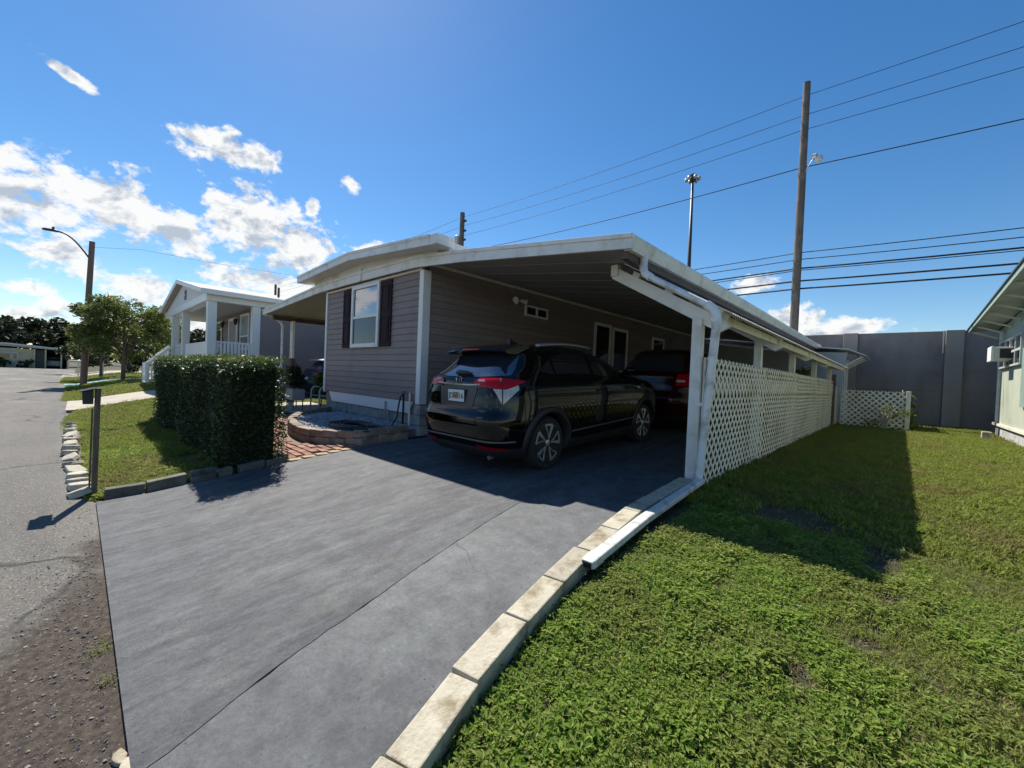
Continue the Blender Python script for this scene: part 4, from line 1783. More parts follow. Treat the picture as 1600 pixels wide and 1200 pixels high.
window(nb, 'x', -21.1, -19.75, 1.75, 3.30, yw - .02, -1, rails=(2.35,), frame=.09, glass=[glass_dark, mat('curtain_window', (.30, .36, .36), (.36, .42, .42), 2, .15)])
for x in (-23.75, -21.35):
    b = MB()
    b.lathe([(.02, -.14), (.055, -.10), (.085, .06), (.10, .07), (.01, .16)], (x, yw - .18, 3.0), 6)
    b.tube([(x, yw - .02, 3.05), (x, yw - .16, 3.2)], .02, 6)
    b.build('porch_lamp', black_m, nb)
# railings
b = MB()
b.box(NX - .16, NX - .10, NY0 + .24, NY1 - .26, 1.92, 1.98)
b.box(NX - .16, NX - .10, NY0 + .24, NY1 - .26, 1.12, 1.17)
rl = b.build('railing', white_vinyl, nb)
y = NY0 + .30
while y < NY1 - .3:
    b = MB()
    b.box(NX - .15, NX - .11, y - .035, y + .035, 1.17, 1.92)
    b.build('baluster', white_vinyl, rl)
    y += .115
b = MB()
b.box(-23.6, -19.0, NY0 + .06, NY0 + .11, 1.1, 1.96)
b.build('privacy_panel', white_vinyl, nb)
b = MB()
b.box(-26.6, -24.1, NY0 + .07, NY0 + .12, 1.92, 1.98)
rl2 = b.build('railing', white_vinyl, nb)
for k in range(12):
    b = MB()
    x = -26.5 + k * .2
    b.box(x - .03, x + .03, NY0 + .08, NY0 + .11, 1.04, 1.92)
    b.build('baluster', white_vinyl, rl2)
# front steps with handrails
for k in range(5):
    b = MB()
    b.box(-27.9, -26.6, NY0 - .05 - (k + 1) * .20, NY0 - .05 - k * .20, FLZ - .18 * (k + 1) - .06, FLZ - .18 * (k + 1))
    b.build('step', white_vinyl, nb)
for x in (-27.9, -26.55):
    b = MB()
    b.bar((x, NY0, 1.95), (x, NY0 - .95, .95), .06, .10)
    hr = b.build('handrail', white_vinyl, nb)
    b = MB()
    b.bar((x, NY0, 1.10), (x, NY0 - .95, .10), .05, .08)
    b.build('lower_rail', white_vinyl, hr)
    for k in range(9):
        f = (k + .5) / 9
        b = MB()
        yy = lerp(NY0, NY0 - .95, f)
        b.box(x - .02, x + .02, yy - .02, yy + .02, lerp(1.1, .1, f), lerp(1.95, .95, f))
        b.build('baluster', white_vinyl, hr)
    b = MB()
    b.box(x - .06, x + .06, NY0 - 1.02, NY0 - .90, -.05, 1.05)
    b.build('newel', white_vinyl, hr)

# small white home seen through the porch
fw = thing('white_home', (-45, 9, 0), 'small white home whose roof shows through the neighbouring porch', 'house')
b = MB()
b.box(-52, -40, 7, 16, 0, 2.3)
b.build('wall', white, fw)
b = MB()
b.prism([(-39.6, 6.5, 2.3), (-39.6, 16.5, 2.3), (-39.6, 11.5, 3.7)], (-13, 0, 0))
b.build('roof', roof_white, fw)
b = MB()
b.box(-39.98, -39.9, 8, 9.5, 1.0, 2.0)
b.build('window', glass_dark, fw)

# ------------------------------------------------------------------ cream house where the road ends
ch = thing('cream_house', (-86, -7, -.3), 'low cream house with white roof and open carport at the road end', 'house')
b = MB()
b.box(-96, -85.0, -16, -4.1, -.5, 2.1)
b.build('wall', cream_wall, ch)
b = MB()
b.prism([(-84.3, -16.5, 2.45), (-84.3, -6.3, 2.78), (-84.3, -.6, 2.28), (-84.3, -.6, 2.08), (-84.3, -6.3, 2.58), (-84.3, -16.5, 2.25)], (-12, 0, 0))
b.build('roof', roof_white, ch)
b = MB()
b.prism([(-84.22, -16.5, 2.3), (-84.22, -6.3, 2.60), (-84.22, -.6, 2.14), (-84.22, -.6, 2.05), (-84.22, -6.3, 2.36), (-84.22, -16.5, 2.1)], (.05, 0, 0))
b.build('fascia', mat('cream_fascia', (.42, .38, .28), (.48, .44, .34), 3, .7), ch)
b = MB()
b.prism([(-84.98, -8.6, 1.72), (-84.98, -5.3, 1.72), (-84.2, -5.3, 1.48), (-84.2, -8.6, 1.48)], (0, 0, .04))
b.build('window_awning', white, ch)
for y0, y1 in ((-8.4, -7.4), (-7.25, -6.0), (-5.95, -5.45)):
    b = MB()
    b.box(-85.0, -84.95, y0, y1, .75, 1.42)
    w_ = b.build('window', white, ch)
    b = MB()
    b.box(-84.95, -84.93, y0 + .08, y1 - .08, .8, 1.37)
    b.build('pane', glass_dark, w_)
b = MB()
b.box(-92, -91.8, -4.1, -.9, -.5, 2.1)
b.box(-92, -85.1, -1.0, -.9, -.5, 2.0)
b.build('carport_back', mat('recess_shade_wall', (.10, .09, .08), (.14, .13, .11), 3, .8), ch)  # wall colour darkened to carry the shade of the carport recess
for y in (-4.0, -3.0, -1.55, -.95):
    b = MB()
    b.box(-84.8, -84.6, y - .07, y + .07, -.5, 2.15)
    b.build('column', cream_wall, ch)
b = MB()
b.box(-85.4, -85.3, -4.0, -2.95, -.4, 2.0)
b.build('screen_panel', dark_metal, ch)

# plain homes further along the far side so that the street goes on
fh = thing('grey_home', (-60, 9, 0), 'grey home half hidden by shrubs beyond the blue path', 'house')
b = MB()
b.box(-58, -48, 6.5, 14, -.2, 2.6)
b.build('wall', mat('grey_wall', (.30, .31, .30), (.36, .37, .36), 3, .7), fh)
b = MB()
b.prism([(-47.5, 6, 2.6), (-47.5, 14.5, 2.6), (-47.5, 10.2, 3.6)], (-11, 0, 0))
b.build('roof', roof_shingle, fh)
for y0 in (7.2, 10.5):
    b = MB()
    b.box(-47.99, -47.94, y0, y0 + 1.2, .9, 2.1)
    b.build('window', glass_dark, fh)

# ------------------------------------------------------------------ things around the side awning
ys_ = .03
chair = thing('garden_chair', (-11.55, 4.75, -.03), 'blue sling garden chair with white tube arms beside the house corner', 'chair')
blue_f = mat('blue_sling', (.03, .075, .16), (.04, .095, .19), 8, .8)
for s in (0, 1):
    x = -11.85 + s * .58
    b = MB()
    b.tube([(x, 4.45, -.03), (x, 4.46, .52), (x, 4.52, .60), (x, 4.66, .60), (x, 4.86, .50), (x, 4.95, .38), (x, 5.0, -.03)], .022, 8)
    b.build('arm_frame', mat('chair_tube', (.58, .62, .66), (.64, .68, .72), 4, .4), chair, smooth=True)
b = MB()
b.grid([[(-11.83 + .54 * i / 4, 4.48 + .46 * j / 6, .36 - .03 * math.sin(j / 6 * PI)) for i in range(5)] for j in range(7)])
o = b.build('seat', blue_f, chair, smooth=True, fix=False)
o.modifiers.new('thick', 'SOLIDIFY').thickness = .012
b = MB()
b.grid([[(-11.83 + .54 * i / 4, 4.94 + .18 * j / 6 + .02 * math.sin(j), .37 + .52 * j / 6) for i in range(5)] for j in range(7)])
o = b.build('backrest', blue_f, chair, smooth=True, fix=False)
o.modifiers.new('thick', 'SOLIDIFY').thickness = .012
b = MB()
for x in (-11.84, -11.28):
    b.tube([(x, 4.46, .36), (x, 4.94, .36), (x, 5.13, .92)], .016, 6)
b.tube([(-11.84, 5.13, .92), (-11.28, 5.13, .92)], .016, 6)
b.build('back_frame', MATS['chair_tube'], chair, smooth=True)

sp_ = thing('plant_stand', (-12.1, 4.1, -.05), 'square grey planter box on thin legs holding a dark bushy plant', 'planter')
b = MB()
b.box(-12.42, -11.86, 3.98, 4.3, .22, .52)
b.build('box', mat('planter_grey', (.36, .36, .33), (.44, .44, .41), 5, .6), sp_, bevel=.01)
for x in (-12.38, -11.9):
    for y in (4.02, 4.26):
        b = MB()
        b.tube([(x, y, -.08), (x, y, .3)], .014, 6)
        b.build('leg', dark_metal, sp_)
tb = thing('side_table', (-11.25, 5.5, -.04), 'small dark table behind the blue chair', 'table')
b = MB()
b.lathe([(.30, .60), (.30, .63)], (-11.2, 5.45, 0), 16)
b.build('top', dark_metal, tb)
for t in range(3):
    b = MB()
    b.tube([(-11.2, 5.45, .60), (-11.2 + .25 * math.cos(t * 2.1), 5.45 + .25 * math.sin(t * 2.1), -.05)], .015, 6)
    b.build('leg', dark_metal, tb)
ct = thing('flower_pot', (-11.2, 5.4, .63), 'tan pot with a pale rim standing on the small dark table', 'pot')
b = MB()
b.lathe([(.11, .63), (.15, .90), (.16, .92), (.13, .93)], (-11.25, 5.40, 0), 16)
b.build('pot', mat('tan_pot', (.30, .26, .18), (.36, .31, .23), 6, .7), ct, angle=50)
b = MB()
b.lathe([(.165, .92), (.175, .935), (.165, .965), (.12, .97)], (-11.25, 5.40, 0), 16)
b.build('rim', aged_white, ct, angle=50)

# coil of black hose in the planter bed
hose = thing('hose_coil', (-6.95, 3.45, .1), 'flat coil of black garden hose lying on the gravel below the tap', 'hose')
b = MB()
pts = []
for k in range(220):
    t = k / 20 * 2 * PI
    rr = .20 + .018 * (k / 20) * 2 % .25
    rr = .17 + .22 * ((k / 219) if True else 0) + .015 * math.sin(t * 1.3)
    pts.append((-7.05 + rr * 1.9 * math.cos(t), 3.42 + rr * .95 * math.sin(t), .105 + .02 * ((k * 7) % 5) / 5 + .015 * math.sin(t * .7)))
b.tube(pts, .015, 6)
b.build('hose', black_m, hose, smooth=True)
b = MB()
b.tube([(-6.8, 3.75, .11), (-6.80, 4.0, .10), (-6.83, 4.12, .25), (-6.84, 4.16, .5), (-6.84, 4.19, .64)], .015, 6)
b.build('hose_end', black_m, hose, smooth=True)
# ------------------------------------------------------------------ vehicles


def paint(name, c, rough=.18):
    m = mat(name, c, None, rough=rough, spec=.42, coat=0.0)
    return m


black_paint = paint('black_paint', (.0015, .0015, .002), .05)
red_paint = paint('dark_red_paint', (.030, .0015, .0025), .12)
navy_paint = paint('navy_paint', (.02, .02, .035), .3)
silver_paint = paint('silver_paint', (.42, .43, .44), .3)
car_glass = mat('car_glass', (.008, .009, .012), None, rough=.02, spec=1.0, coat=.6)
rear_glass = mat('rear_glass', (.02, .026, .04), None, rough=.03, spec=1.0, coat=1.0)
tyre_m = mat('tyre', (.012, .012, .012), (.02, .02, .02), 20, .85)
rim_dark = mat('rim_black', (.012, .012, .014), None, rough=.35)
rim_silver = mat('rim_machined', (.55, .56, .58), (.62, .63, .65), 9, .28, metal=.85)
chrome = mat('chrome', (.62, .63, .65), None, rough=.12, metal=1.0)
rail_silver = mat('rail_silver', (.30, .31, .32), None, rough=.4, metal=.6)
lens_red = mat('lens_red', (.36, .002, .010), (.46, .004, .016), 60, .06, spec=.3)
lens_clear = mat('lens_clear', (.42, .40, .35), (.58, .56, .50), 40, .08, spec=.5)
cladding = mat('cladding', (.012, .012, .013), (.016, .016, .017), 40, .55)
plate_m = mat('plate_white', (.62, .66, .68), None, rough=.5)
plate_green = mat('plate_green', (.03, .10, .09), None, rough=.5)
plate_orange = mat('plate_orange', (.60, .20, .08), None, rough=.5)


class Shell:
    """car body as a stack of rounded outlines, one per height"""

    def __init__(self, keys, n_low=5.0, n_high=4.0, zsplit=1.0, lift=None):
        self.lift = lift or ([0, 5], [0, 5])
        # keys: (z, half width, rear y, front y)
        self.k = np.array(keys, float)
        self.nl, self.nh, self.zs = n_low, n_high, zsplit

    def mz(self, z):
        return float(np.interp(z, self.lift[0], self.lift[1]))

    def inv(self, z):
        return float(np.interp(z, self.lift[1], self.lift[0]))

    def prm(self, z):
        k = self.k
        w = np.interp(z, k[:, 0], k[:, 1])
        yr = np.interp(z, k[:, 0], k[:, 2])
        yf = np.interp(z, k[:, 0], k[:, 3])
        t = min(max((z - self.zs + .1) / .3, 0), 1)
        return w, yr, yf, lerp(self.nl, self.nh, t)

    def at(self, z, a):
        w, yr, yf, n = self.prm(z)
        s, c = math.sin(a), math.cos(a)
        x = w * math.copysign(abs(s) ** (2 / n), s)
        y = (yr + yf) / 2 - (yf - yr) / 2 * math.copysign(abs(c) ** (2 / n), c)
        return Vector((x, y, self.mz(z)))

    def a_rear(self, x, z):
        w, yr, yf, n = self.prm(z)
        r = min(abs(x) / w, .9999)
        return math.copysign(math.asin(r ** (n / 2)), x)

    def a_side(self, y, z, side=1):
        w, yr, yf, n = self.prm(z)
        c = (yf + yr) / 2 - y
        c /= (yf - yr) / 2
        c = max(min(c, .9999), -.9999)
        cc = math.copysign(abs(c) ** (n / 2), c)
        return side * math.acos(cc)

    def a_front(self, x, z):
        w, yr, yf, n = self.prm(z)
        r = min(abs(x) / w, .9999)
        return PI - math.copysign(math.asin(r ** (n / 2)), x)

    def normal(self, z, a):
        p = self.at(z, a)
        du = self.at(z, a + .01) - self.at(z, a - .01)
        dv = self.at(z + .01, a) - self.at(z - .01, a)
        n = du.cross(dv)
        if n.length < 1e-9:
            return Vector((0, 0, 1))
        n.normalize()
        c = Vector((0, 2.1, .8))
        if n.dot(p - c) < 0:
            n = -n
        return n

    def off(self, z, a, d):
        return self.at(z, a) + self.normal(z, a) * d

    def patch(self, fa, fz, nu=14, nv=6, d=.004):
        """fa(u, v, z) -> angle, fz(u, v) -> height"""
        rows = []
        for j in range(nv + 1):
            v = j / nv
            r = []
            for i in range(nu + 1):
                u = i / nu
                z = fz(u, v)
                r.append(self.off(z, fa(u, v, z), d))
            rows.append(r)
        return rows


def bool_cut(o, cutter):
    m = o.modifiers.new('cut', 'BOOLEAN')
    m.object = cutter
    m.operation = 'DIFFERENCE'
    m.solver = 'EXACT'
    dg = bpy.context.evaluated_depsgraph_get()
    me = bpy.data.meshes.new_from_object(o.evaluated_get(dg))
    o.modifiers.clear()
    o.data = me


def make_wheel(root, x, y, r, side, fancy, wi=.22):
    """tyre with its rim as a sub-part; outer face towards side"""
    rr = r * .735
    b = MB()
    prof = [(rr, -wi / 2), (r * .93, -wi / 2), (r * .99, -wi / 2 + .03), (r, 0), (r * .99, wi / 2 - .03), (r * .93, wi / 2), (rr, wi / 2)]
    b.lathe(prof, (x - side * wi / 2, y, r), 36, 'x')
    t = b.build('tyre', tyre_m, root, angle=40)
    b = MB()
    fx = x + side * .004
    b.lathe([(rr * 1.03, -.06 * side), (rr * 1.03, -.002 * side), (rr * .97, 0), (rr * .93, -.035 * side), (.02, -.03 * side)], (fx, y, r), 36, 'x')
    rim = b.build('rim', rim_dark, t, angle=40)
    b = MB()
    if fancy:
        for k in range(5):
            base = 2 * PI * k / 5 + .35
            sgn = -side

            def pt(rad, ang):
                t2 = base + sgn * ang
                return Vector((0, rad * math.sin(t2), rad * math.cos(t2)))
            inner = pt(.055, .1)
            o1, o2 = pt(rr * .96, -.02), pt(rr * .96, .60)
            mid = pt(rr * .55, .40)
            quads = [(inner, o1, .014, .052), (o1, o2, .026, .022), (o2, mid, .022, .012), (mid, inner, .012, .014)]
            for (p, q, w0, w1) in quads:
                d = (q - p).normalized()
                nn = Vector((1, 0, 0)).cross(d)
                vs = []
                for dx in (-.028 * side, .003 * side):
                    for (c, w) in ((p, w0), (q, w1)):
                        for s in (-1, 1):
                            v = c + nn * (s * w / 2)
                            vs.append((fx + dx, y + v.y, r + v.z))
                b.add(vs, [(0, 2, 3, 1), (4, 5, 7, 6), (0, 1, 5, 4), (2, 6, 7, 3), (0, 4, 6, 2), (1, 3, 7, 5)])
        b.lathe([(.045, -.03 * side), (.045, -.004 * side), (.02, .004 * side)], (fx, y, r), 14, 'x')
    else:
        for k in range(7):
            t2 = 2 * PI * k / 7
            q = Vector((0, math.sin(t2), math.cos(t2)))
            b.bar((fx - .01 * side, y + q.y * .03, r + q.z * .03), (fx - .01 * side, y + q.y * rr * .95, r + q.z * rr * .95), .03, .02, up=(1, 0, 0))
        b.lathe([(.05, -.03 * side), (.05, 0), (.02, .004 * side)], (fx, y, r), 14, 'x')
    b.build('spokes', rim_silver, rim, bevel=.002)
    return t


def make_car(loc, pitch, label, keys, L_, tyre_r, ya, yb, body_m, kind, cat='car', name='parked_car', yaw=0.0, lift=None, n_low=5.0):
    root = thing(name, loc, label, cat, None, own=True)
    root.rotation_euler = (pitch, 0, yaw)
    sh = Shell(keys, n_low=n_low, lift=lift)
    zmin, zmax = keys[0][0], keys[-1][0]
    zs = sorted(set(list(np.linspace(zmin, zmax - .03, 34)) + [zmax - .018, zmax - .008, zmax]))
    na = 120
    b = MB()
    rows = [[sh.at(z, 2 * PI * i / na) for i in range(na)] for z in zs]
    b.grid(rows, close=True)
    n = len(b.v)
    b.f.append(tuple(range(na - 1, -1, -1)))
    b.f.append(tuple(n - na + k for k in range(na)))
    body = b.build('body', body_m, root)
    clad = None
    zc = tyre_r + .04
    rows = []
    for z in np.linspace(zmin + .005, zc - .05, 5):
        rows.append([sh.off(z, 2 * PI * i / na, .010) for i in range(na)])
    inner = [[sh.off(z, 2 * PI * i / na, -.02) for i in range(na)] for z in reversed(np.linspace(zmin + .005, zc - .05, 5))]
    b = MB()
    b.grid(rows + inner + [rows[0]], close=True)
    clad = b.build('lower_cladding', cladding, root)
    for y in (ya, yb):
        cb = MB()
        cb.lathe([(tyre_r + .055, -1.2), (tyre_r + .055, -.50)], (0, y, tyre_r), 40, 'x')
        cb.lathe([(tyre_r + .055, .50), (tyre_r + .055, 1.2)], (0, y, tyre_r), 40, 'x')
        cut = cb.build('cutter', None, root)
        bpy.context.view_layer.update()
        bool_cut(body, cut)
        bool_cut(clad, cut)
        bpy.data.objects.remove(cut, do_unlink=True)
    for o in (body, clad):
        o.data.shade_smooth()
        o.data.set_sharp_from_angle(angle=R(38))
    for y in (ya, yb):
        for s in (-1, 1):
            # flared arch
            b = MB()
            rows = []
            for k in range(29):
                t = R(-18) + (PI + R(36)) * k / 28
                r_ = []
                for rad, lift in ((tyre_r + .05, .012), (tyre_r + .065, .020), (tyre_r + .105, .018), (tyre_r + .125, .002)):
                    yy, zz = y + rad * math.cos(t), tyre_r + rad * math.sin(t)
                    zz = max(sh.inv(zz), zmin)
                    p = sh.off(zz, sh.a_side(yy, zz, s), lift)
                    r_.append(p)
                r_.insert(0, Vector((r_[0].x - s * .12, r_[0].y, r_[0].z)))
                rows.append(r_)
            b.grid(rows)
            b.build('wheel_arch', cladding, root, smooth=True)
            xw = abs(sh.at(tyre_r + .05, sh.a_side(y, tyre_r + .05, 1)).x) - .03
            make_wheel(root, s * xw, y, tyre_r, s, kind == 'suv', .22)
    return root, sh


# ---- the black crossover in the carport
HR = [(.20, .78, .20, 4.12), (.28, .845, .10, 4.22), (.40, .872, .045, 4.30), (.52, .880, .015, 4.33), (.60, .882, .00, 4.335),
      (.66, .882, .012, 4.32), (.72, .884, .055, 4.30), (.80, .884, .075, 4.26), (.88, .878, .085, 4.16), (.95, .868, .10, 4.02), (1.00, .856, .105, 3.75),
      (1.04, .838, .115, 3.42), (1.09, .815, .15, 3.26), (1.18, .785, .235, 3.08), (1.28, .748, .335, 2.88), (1.38, .705, .435, 2.66),
      (1.46, .655, .515, 2.44), (1.52, .600, .60, 2.25), (1.555, .545, .70, 2.08), (1.58, .47, .84, 1.92), (1.595, .36, 1.05, 1.72), (1.603, .18, 1.25, 1.5)]
HY = .87
suv, sh = make_car((-4.05, 3.25, -.092), R(2.75), 'glossy black crossover with red tail lamps parked nose-in under the carport', HR, 4.335, .338, HY, HY + 2.61, black_paint, 'suv',
                   lift=([0, .2, .50, 1.05, 1.46, 1.603, 5], [0, .2, .515, 1.13, 1.478, 1.603, 5]), n_low=6.5)
DP, DB = sh.mz(.87) - .87, sh.mz(1.045) - 1.045


def put(b, name, m, parent=None, **k):
    return b.build(name, m, parent or suv, **k)


# tailgate glass with its frame
def ra(x):
    return lambda u, v, z: sh.a_rear(lerp(-x(v), x(v), u), z)


b = MB()
b.grid(sh.patch(ra(lambda v: lerp(.67, .55, v)), lambda u, v: lerp(1.085 + .035 * (abs(u - .5) * 2) ** 2, 1.45, v), 18, 8, .006))
put(b, 'rear_window', rear_glass, smooth=True)
b = MB()   # wiper
pts = [sh.off(1.118, sh.a_rear(.20, 1.118), .026), sh.off(1.124, sh.a_rear(.08, 1.124), .028), sh.off(1.126, sh.a_rear(-.06, 1.126), .03), sh.off(1.118, sh.a_rear(-.10, 1.118), .03)]
b.tube(pts, [.010, .026, .030, .022], 8)
put(b, 'rear_wiper', black_m, smooth=True)
# spoiler
rows = []
for i in range(17):
    x = lerp(-.565, .565, i / 16)
    k = (x / .60) ** 2
    zz = -.028 * k
    yy = .07 * k
    rows.append([Vector((x, y + yy, z + zz)) for y, z in ((.50, 1.475), (.345, 1.478), (.300, 1.500), (.315, 1.524), (.46, 1.562), (.72, 1.592), (.74, 1.56))])
b = MB()
b.grid(rows, close=True)
b.f.append(tuple(range(7)))
b.f.append(tuple(16 * 7 + q for q in range(6, -1, -1)))
put(b, 'spoiler', mat('spoiler_black', (.003, .003, .004), None, rough=.06, spec=.2), angle=40)
b = MB()
b.grid([[Vector((lerp(-.16, .16, i / 8), .293 + .07 * (lerp(-.16, .16, i / 8) / .6) ** 2, z)) for i in range(9)] for z in (1.503, 1.520)])
put(b, 'brake_lamp', lens_red, fix=False)
# shark fin
b = MB()
b.prism([(-.02, 1.0, 1.585), (-.02, 1.24, 1.59), (-.02, 1.06, 1.675), (-.02, 1.01, 1.685)], (.04, 0, 0))
put(b, 'antenna_fin', black_m, bevel=.012)
# tail lamps
for s in (-1, 1):
    def fa(u, v, z, s=s):
        a0 = sh.a_rear(.31, 1.0)
        a1 = sh.a_side(.46, 1.02, 1)
        # outline leans: the inner end is cut on a slant
        lo = a0 + (1 - v) * 0.0
        return s * lerp(lo, a1, u)

    def top(u):
        return float(np.interp(u, [0, .08, .5, 1], [1.035, 1.075, 1.075, 1.045]))

    def bot(u):
        return float(np.interp(u, [0, .3, .6, 1], [.985, .968, .962, 1.03]))
    b = MB()
    b.grid(sh.patch(fa, lambda u, v: lerp(bot(u), top(u), v), 26, 5, .016))
    tl = put(b, 'tail_lamp', lens_red, smooth=True)

    def bot2(u):
        return float(np.interp(u, [0, .42, .92, 1], [.955, .79, .955, .955]))
    b = MB()
    rows = []
    for j in range(6):
        v = j / 5
        r_ = []
        for i in range(19):
            u = lerp(.30, .86, i / 18)
            uu = (u - .30) / .56
            z = lerp(float(np.interp(uu, [0, .36, 1], [.955, .80, .955])), bot(u) - .003, v)
            r_.append(sh.off(z, fa(u, v, z), .013))
        rows.append(r_)
    b.grid(rows)
    put(b, 'reverse_lens', lens_clear, tl, smooth=True)
    b = MB()
    rows = []
    for z in np.linspace(.80, 1.075, 8):
        u = .50
        rows.append([sh.off(z, fa(u - .012, 0, z), .019), sh.off(z, fa(u + .012, 0, z), .019)])
    b.grid(rows)
    put(b, 'lamp_seam', black_m, tl)
    b = MB()
    for uc in (.60, .69):
        rows = []
        for z in np.linspace(.885, .945, 4):
            rows.append([sh.off(z, fa(uc - .02, 0, z), .016), sh.off(z, fa(uc + .02, 0, z), .016)])
        b.grid(rows)
    put(b, 'lens_cup', steel, tl)
    b = MB()   # pale reflex strip in the red lens
    rows = []
    for z in (1.035, 1.052):
        rows.append([sh.off(z, fa(lerp(.05, .17, i / 5), 0, z), .019) for i in range(6)])
    b.grid(rows)
    put(b, 'reflex_strip', mat('reflex_pale', (.50, .28, .36), None, rough=.2), tl)
    b = MB()   # bumper reflector
    b.grid(sh.patch(lambda u, v, z, s=s: s * lerp(sh.a_rear(.40, z), sh.a_rear(.74, z), u), lambda u, v: lerp(.315, .365 - .02 * u, v), 8, 2, .018))
    put(b, 'bumper_reflector', mat('reflector_red', (.16, .004, .010), None, rough=.15, spec=.3), smooth=True)
# garnish, badge, number plate recess
b = MB()
b.grid(sh.patch(lambda u, v, z: sh.a_rear(lerp(-.40, .40, u), z), lambda u, v: lerp(.985 + .012 * (2 * u - 1) ** 2, 1.0 + .012 * (2 * u - 1) ** 2, v), 14, 2, .016))
put(b, 'chrome_garnish', mat('dark_chrome', (.25, .26, .27), None, rough=.2, metal=1.0), smooth=True)
b = MB()
b.grid(sh.patch(lambda u, v, z: sh.a_rear(lerp(-.36 + .05 * (1 - v), .36 - .05 * (1 - v), u), z), lambda u, v: lerp(.76, .975, v), 12, 4, .006))
put(b, 'plate_recess', mat('recess', (.022, .022, .035), None, rough=.35, spec=.6), smooth=True)
py = sh.at(.87, 0).y
b = MB()
b.box(-.17, .17, py - .020, py - .006, .785 + DP, .955 + DP)
pf = put(b, 'plate_frame', black_m, bevel=.006)
b = MB()
b.box(-.155, .155, py - .026, py - .019, .80 + DP, .945 + DP)
np_ = put(b, 'number_plate', plate_m, bevel=.003)


def text(s, size, loc, m, parent, ext=.001):
    cu = bpy.data.curves.new('lettering', 'FONT')
    cu.body = s
    cu.size = size
    cu.align_x = 'CENTER'
    cu.align_y = 'CENTER'
    cu.extrude = ext
    cu.offset = .0012
    tmp = bpy.data.objects.new('lettering', cu)
    COL.objects.link(tmp)
    cu.materials.append(m)
    bpy.context.view_layer.update()
    me = bpy.data.meshes.new_from_object(tmp.evaluated_get(bpy.context.evaluated_depsgraph_get()))
    bpy.data.objects.remove(tmp, do_unlink=True)
    o = bpy.data.objects.new('lettering', me)
    COL.objects.link(o)
    o.parent = parent
    o.location = loc
    o.rotation_euler = (PI / 2, 0, 0)
    return o


text('JD', .095, (-.095, py - .0275, .868 + DP), plate_green, np_)
text('16', .095, (.098, py - .0275, .868 + DP), plate_green, np_)
b = MB()
for cx, cz, r in ((.0, .875, .030), (-.018, .86, .022), (.018, .865, .022)):
    b.lathe([(r, -.0285), (r, -.0265)], (cx, py, cz + DP), 14, 'y')
b.build('plate_orange_mark', plate_orange, np_)
b = MB()
b.box(-.055, .055, py - .0268, py - .026, .835 + DP, .915 + DP)
b.build('plate_map_mark', mat('map_green', (.10, .20, .16), None, rough=.5), np_)
# maker's badge: a rounded frame with an upright letter form
by = sh.at(1.045, 0).y - .012
b = MB()
pts = []
for k in range(33):
    t = 2 * PI * k / 32
    ex, ez = math.copysign(abs(math.cos(t)) ** .5, math.cos(t)), math.copysign(abs(math.sin(t)) ** .5, math.sin(t))
    pts.append(((.050 + .006 * ez) * ex, by, 1.045 + DB + .042 * ez))
b.tube(pts, .0042, 6)
b.prism([(-.030, by - .004, 1.078 + DB), (-.016, by - .004, 1.078 + DB), (-.012, by - .004, 1.012 + DB), (-.023, by - .004, 1.012 + DB)], (0, .008, 0))
b.prism([(.030, by - .004, 1.078 + DB), (.016, by - .004, 1.078 + DB), (.012, by - .004, 1.012 + DB), (.023, by - .004, 1.012 + DB)], (0, .008, 0))
b.box(-.016, .016, by - .004, by + .004, 1.039 + DB, 1.052 + DB)
put(b, 'badge', chrome, angle=40)
# bumper crease strip and lower lip
b = MB()
b.grid(sh.patch(lambda u, v, z: lerp(-sh.a_rear(.80, z), sh.a_rear(.80, z), u), lambda u, v: lerp(.405, .425, v), 24, 2, .016))
put(b, 'bumper_strip', mat('grey_strip', (.10, .10, .105), None, rough=.35), smooth=True)
b = MB()
b.tube([(.52, .26, .215), (.52, .14, .212)], .026, 12)
put(b, 'exhaust', MATS['grey_strip'])
b = MB()   # joint between tailgate and bumper, and the gate's outer edges
rows = []
for i in range(31):
    u = i / 30
    x = lerp(-.70, .70, u)
    z = .715 + .10 * (2 * u - 1) ** 4
    rows.append([sh.off(z - .004, sh.a_rear(x, z), .0025), sh.off(z + .004, sh.a_rear(x, z), .0025)])
b.grid(rows)
for s in (-1, 1):
    rows = []
    for z in np.linspace(.82, 1.08, 8):
        x = lerp(.71, .74, (z - .82) / .26)
        rows.append([sh.off(z, sh.a_rear(s * (x - .004), z), .0025), sh.off(z, sh.a_rear(s * (x + .004), z), .0025)])
    b.grid(rows)
    rows = []
    for z in np.linspace(.45, .86, 8):
        rows.append([sh.off(z, sh.a_side(.43 - .004, z, s), .0025), sh.off(z, sh.a_side(.43 + .004, z, s), .0025)])
    b.grid(rows)
put(b, 'panel_seam', black_m)
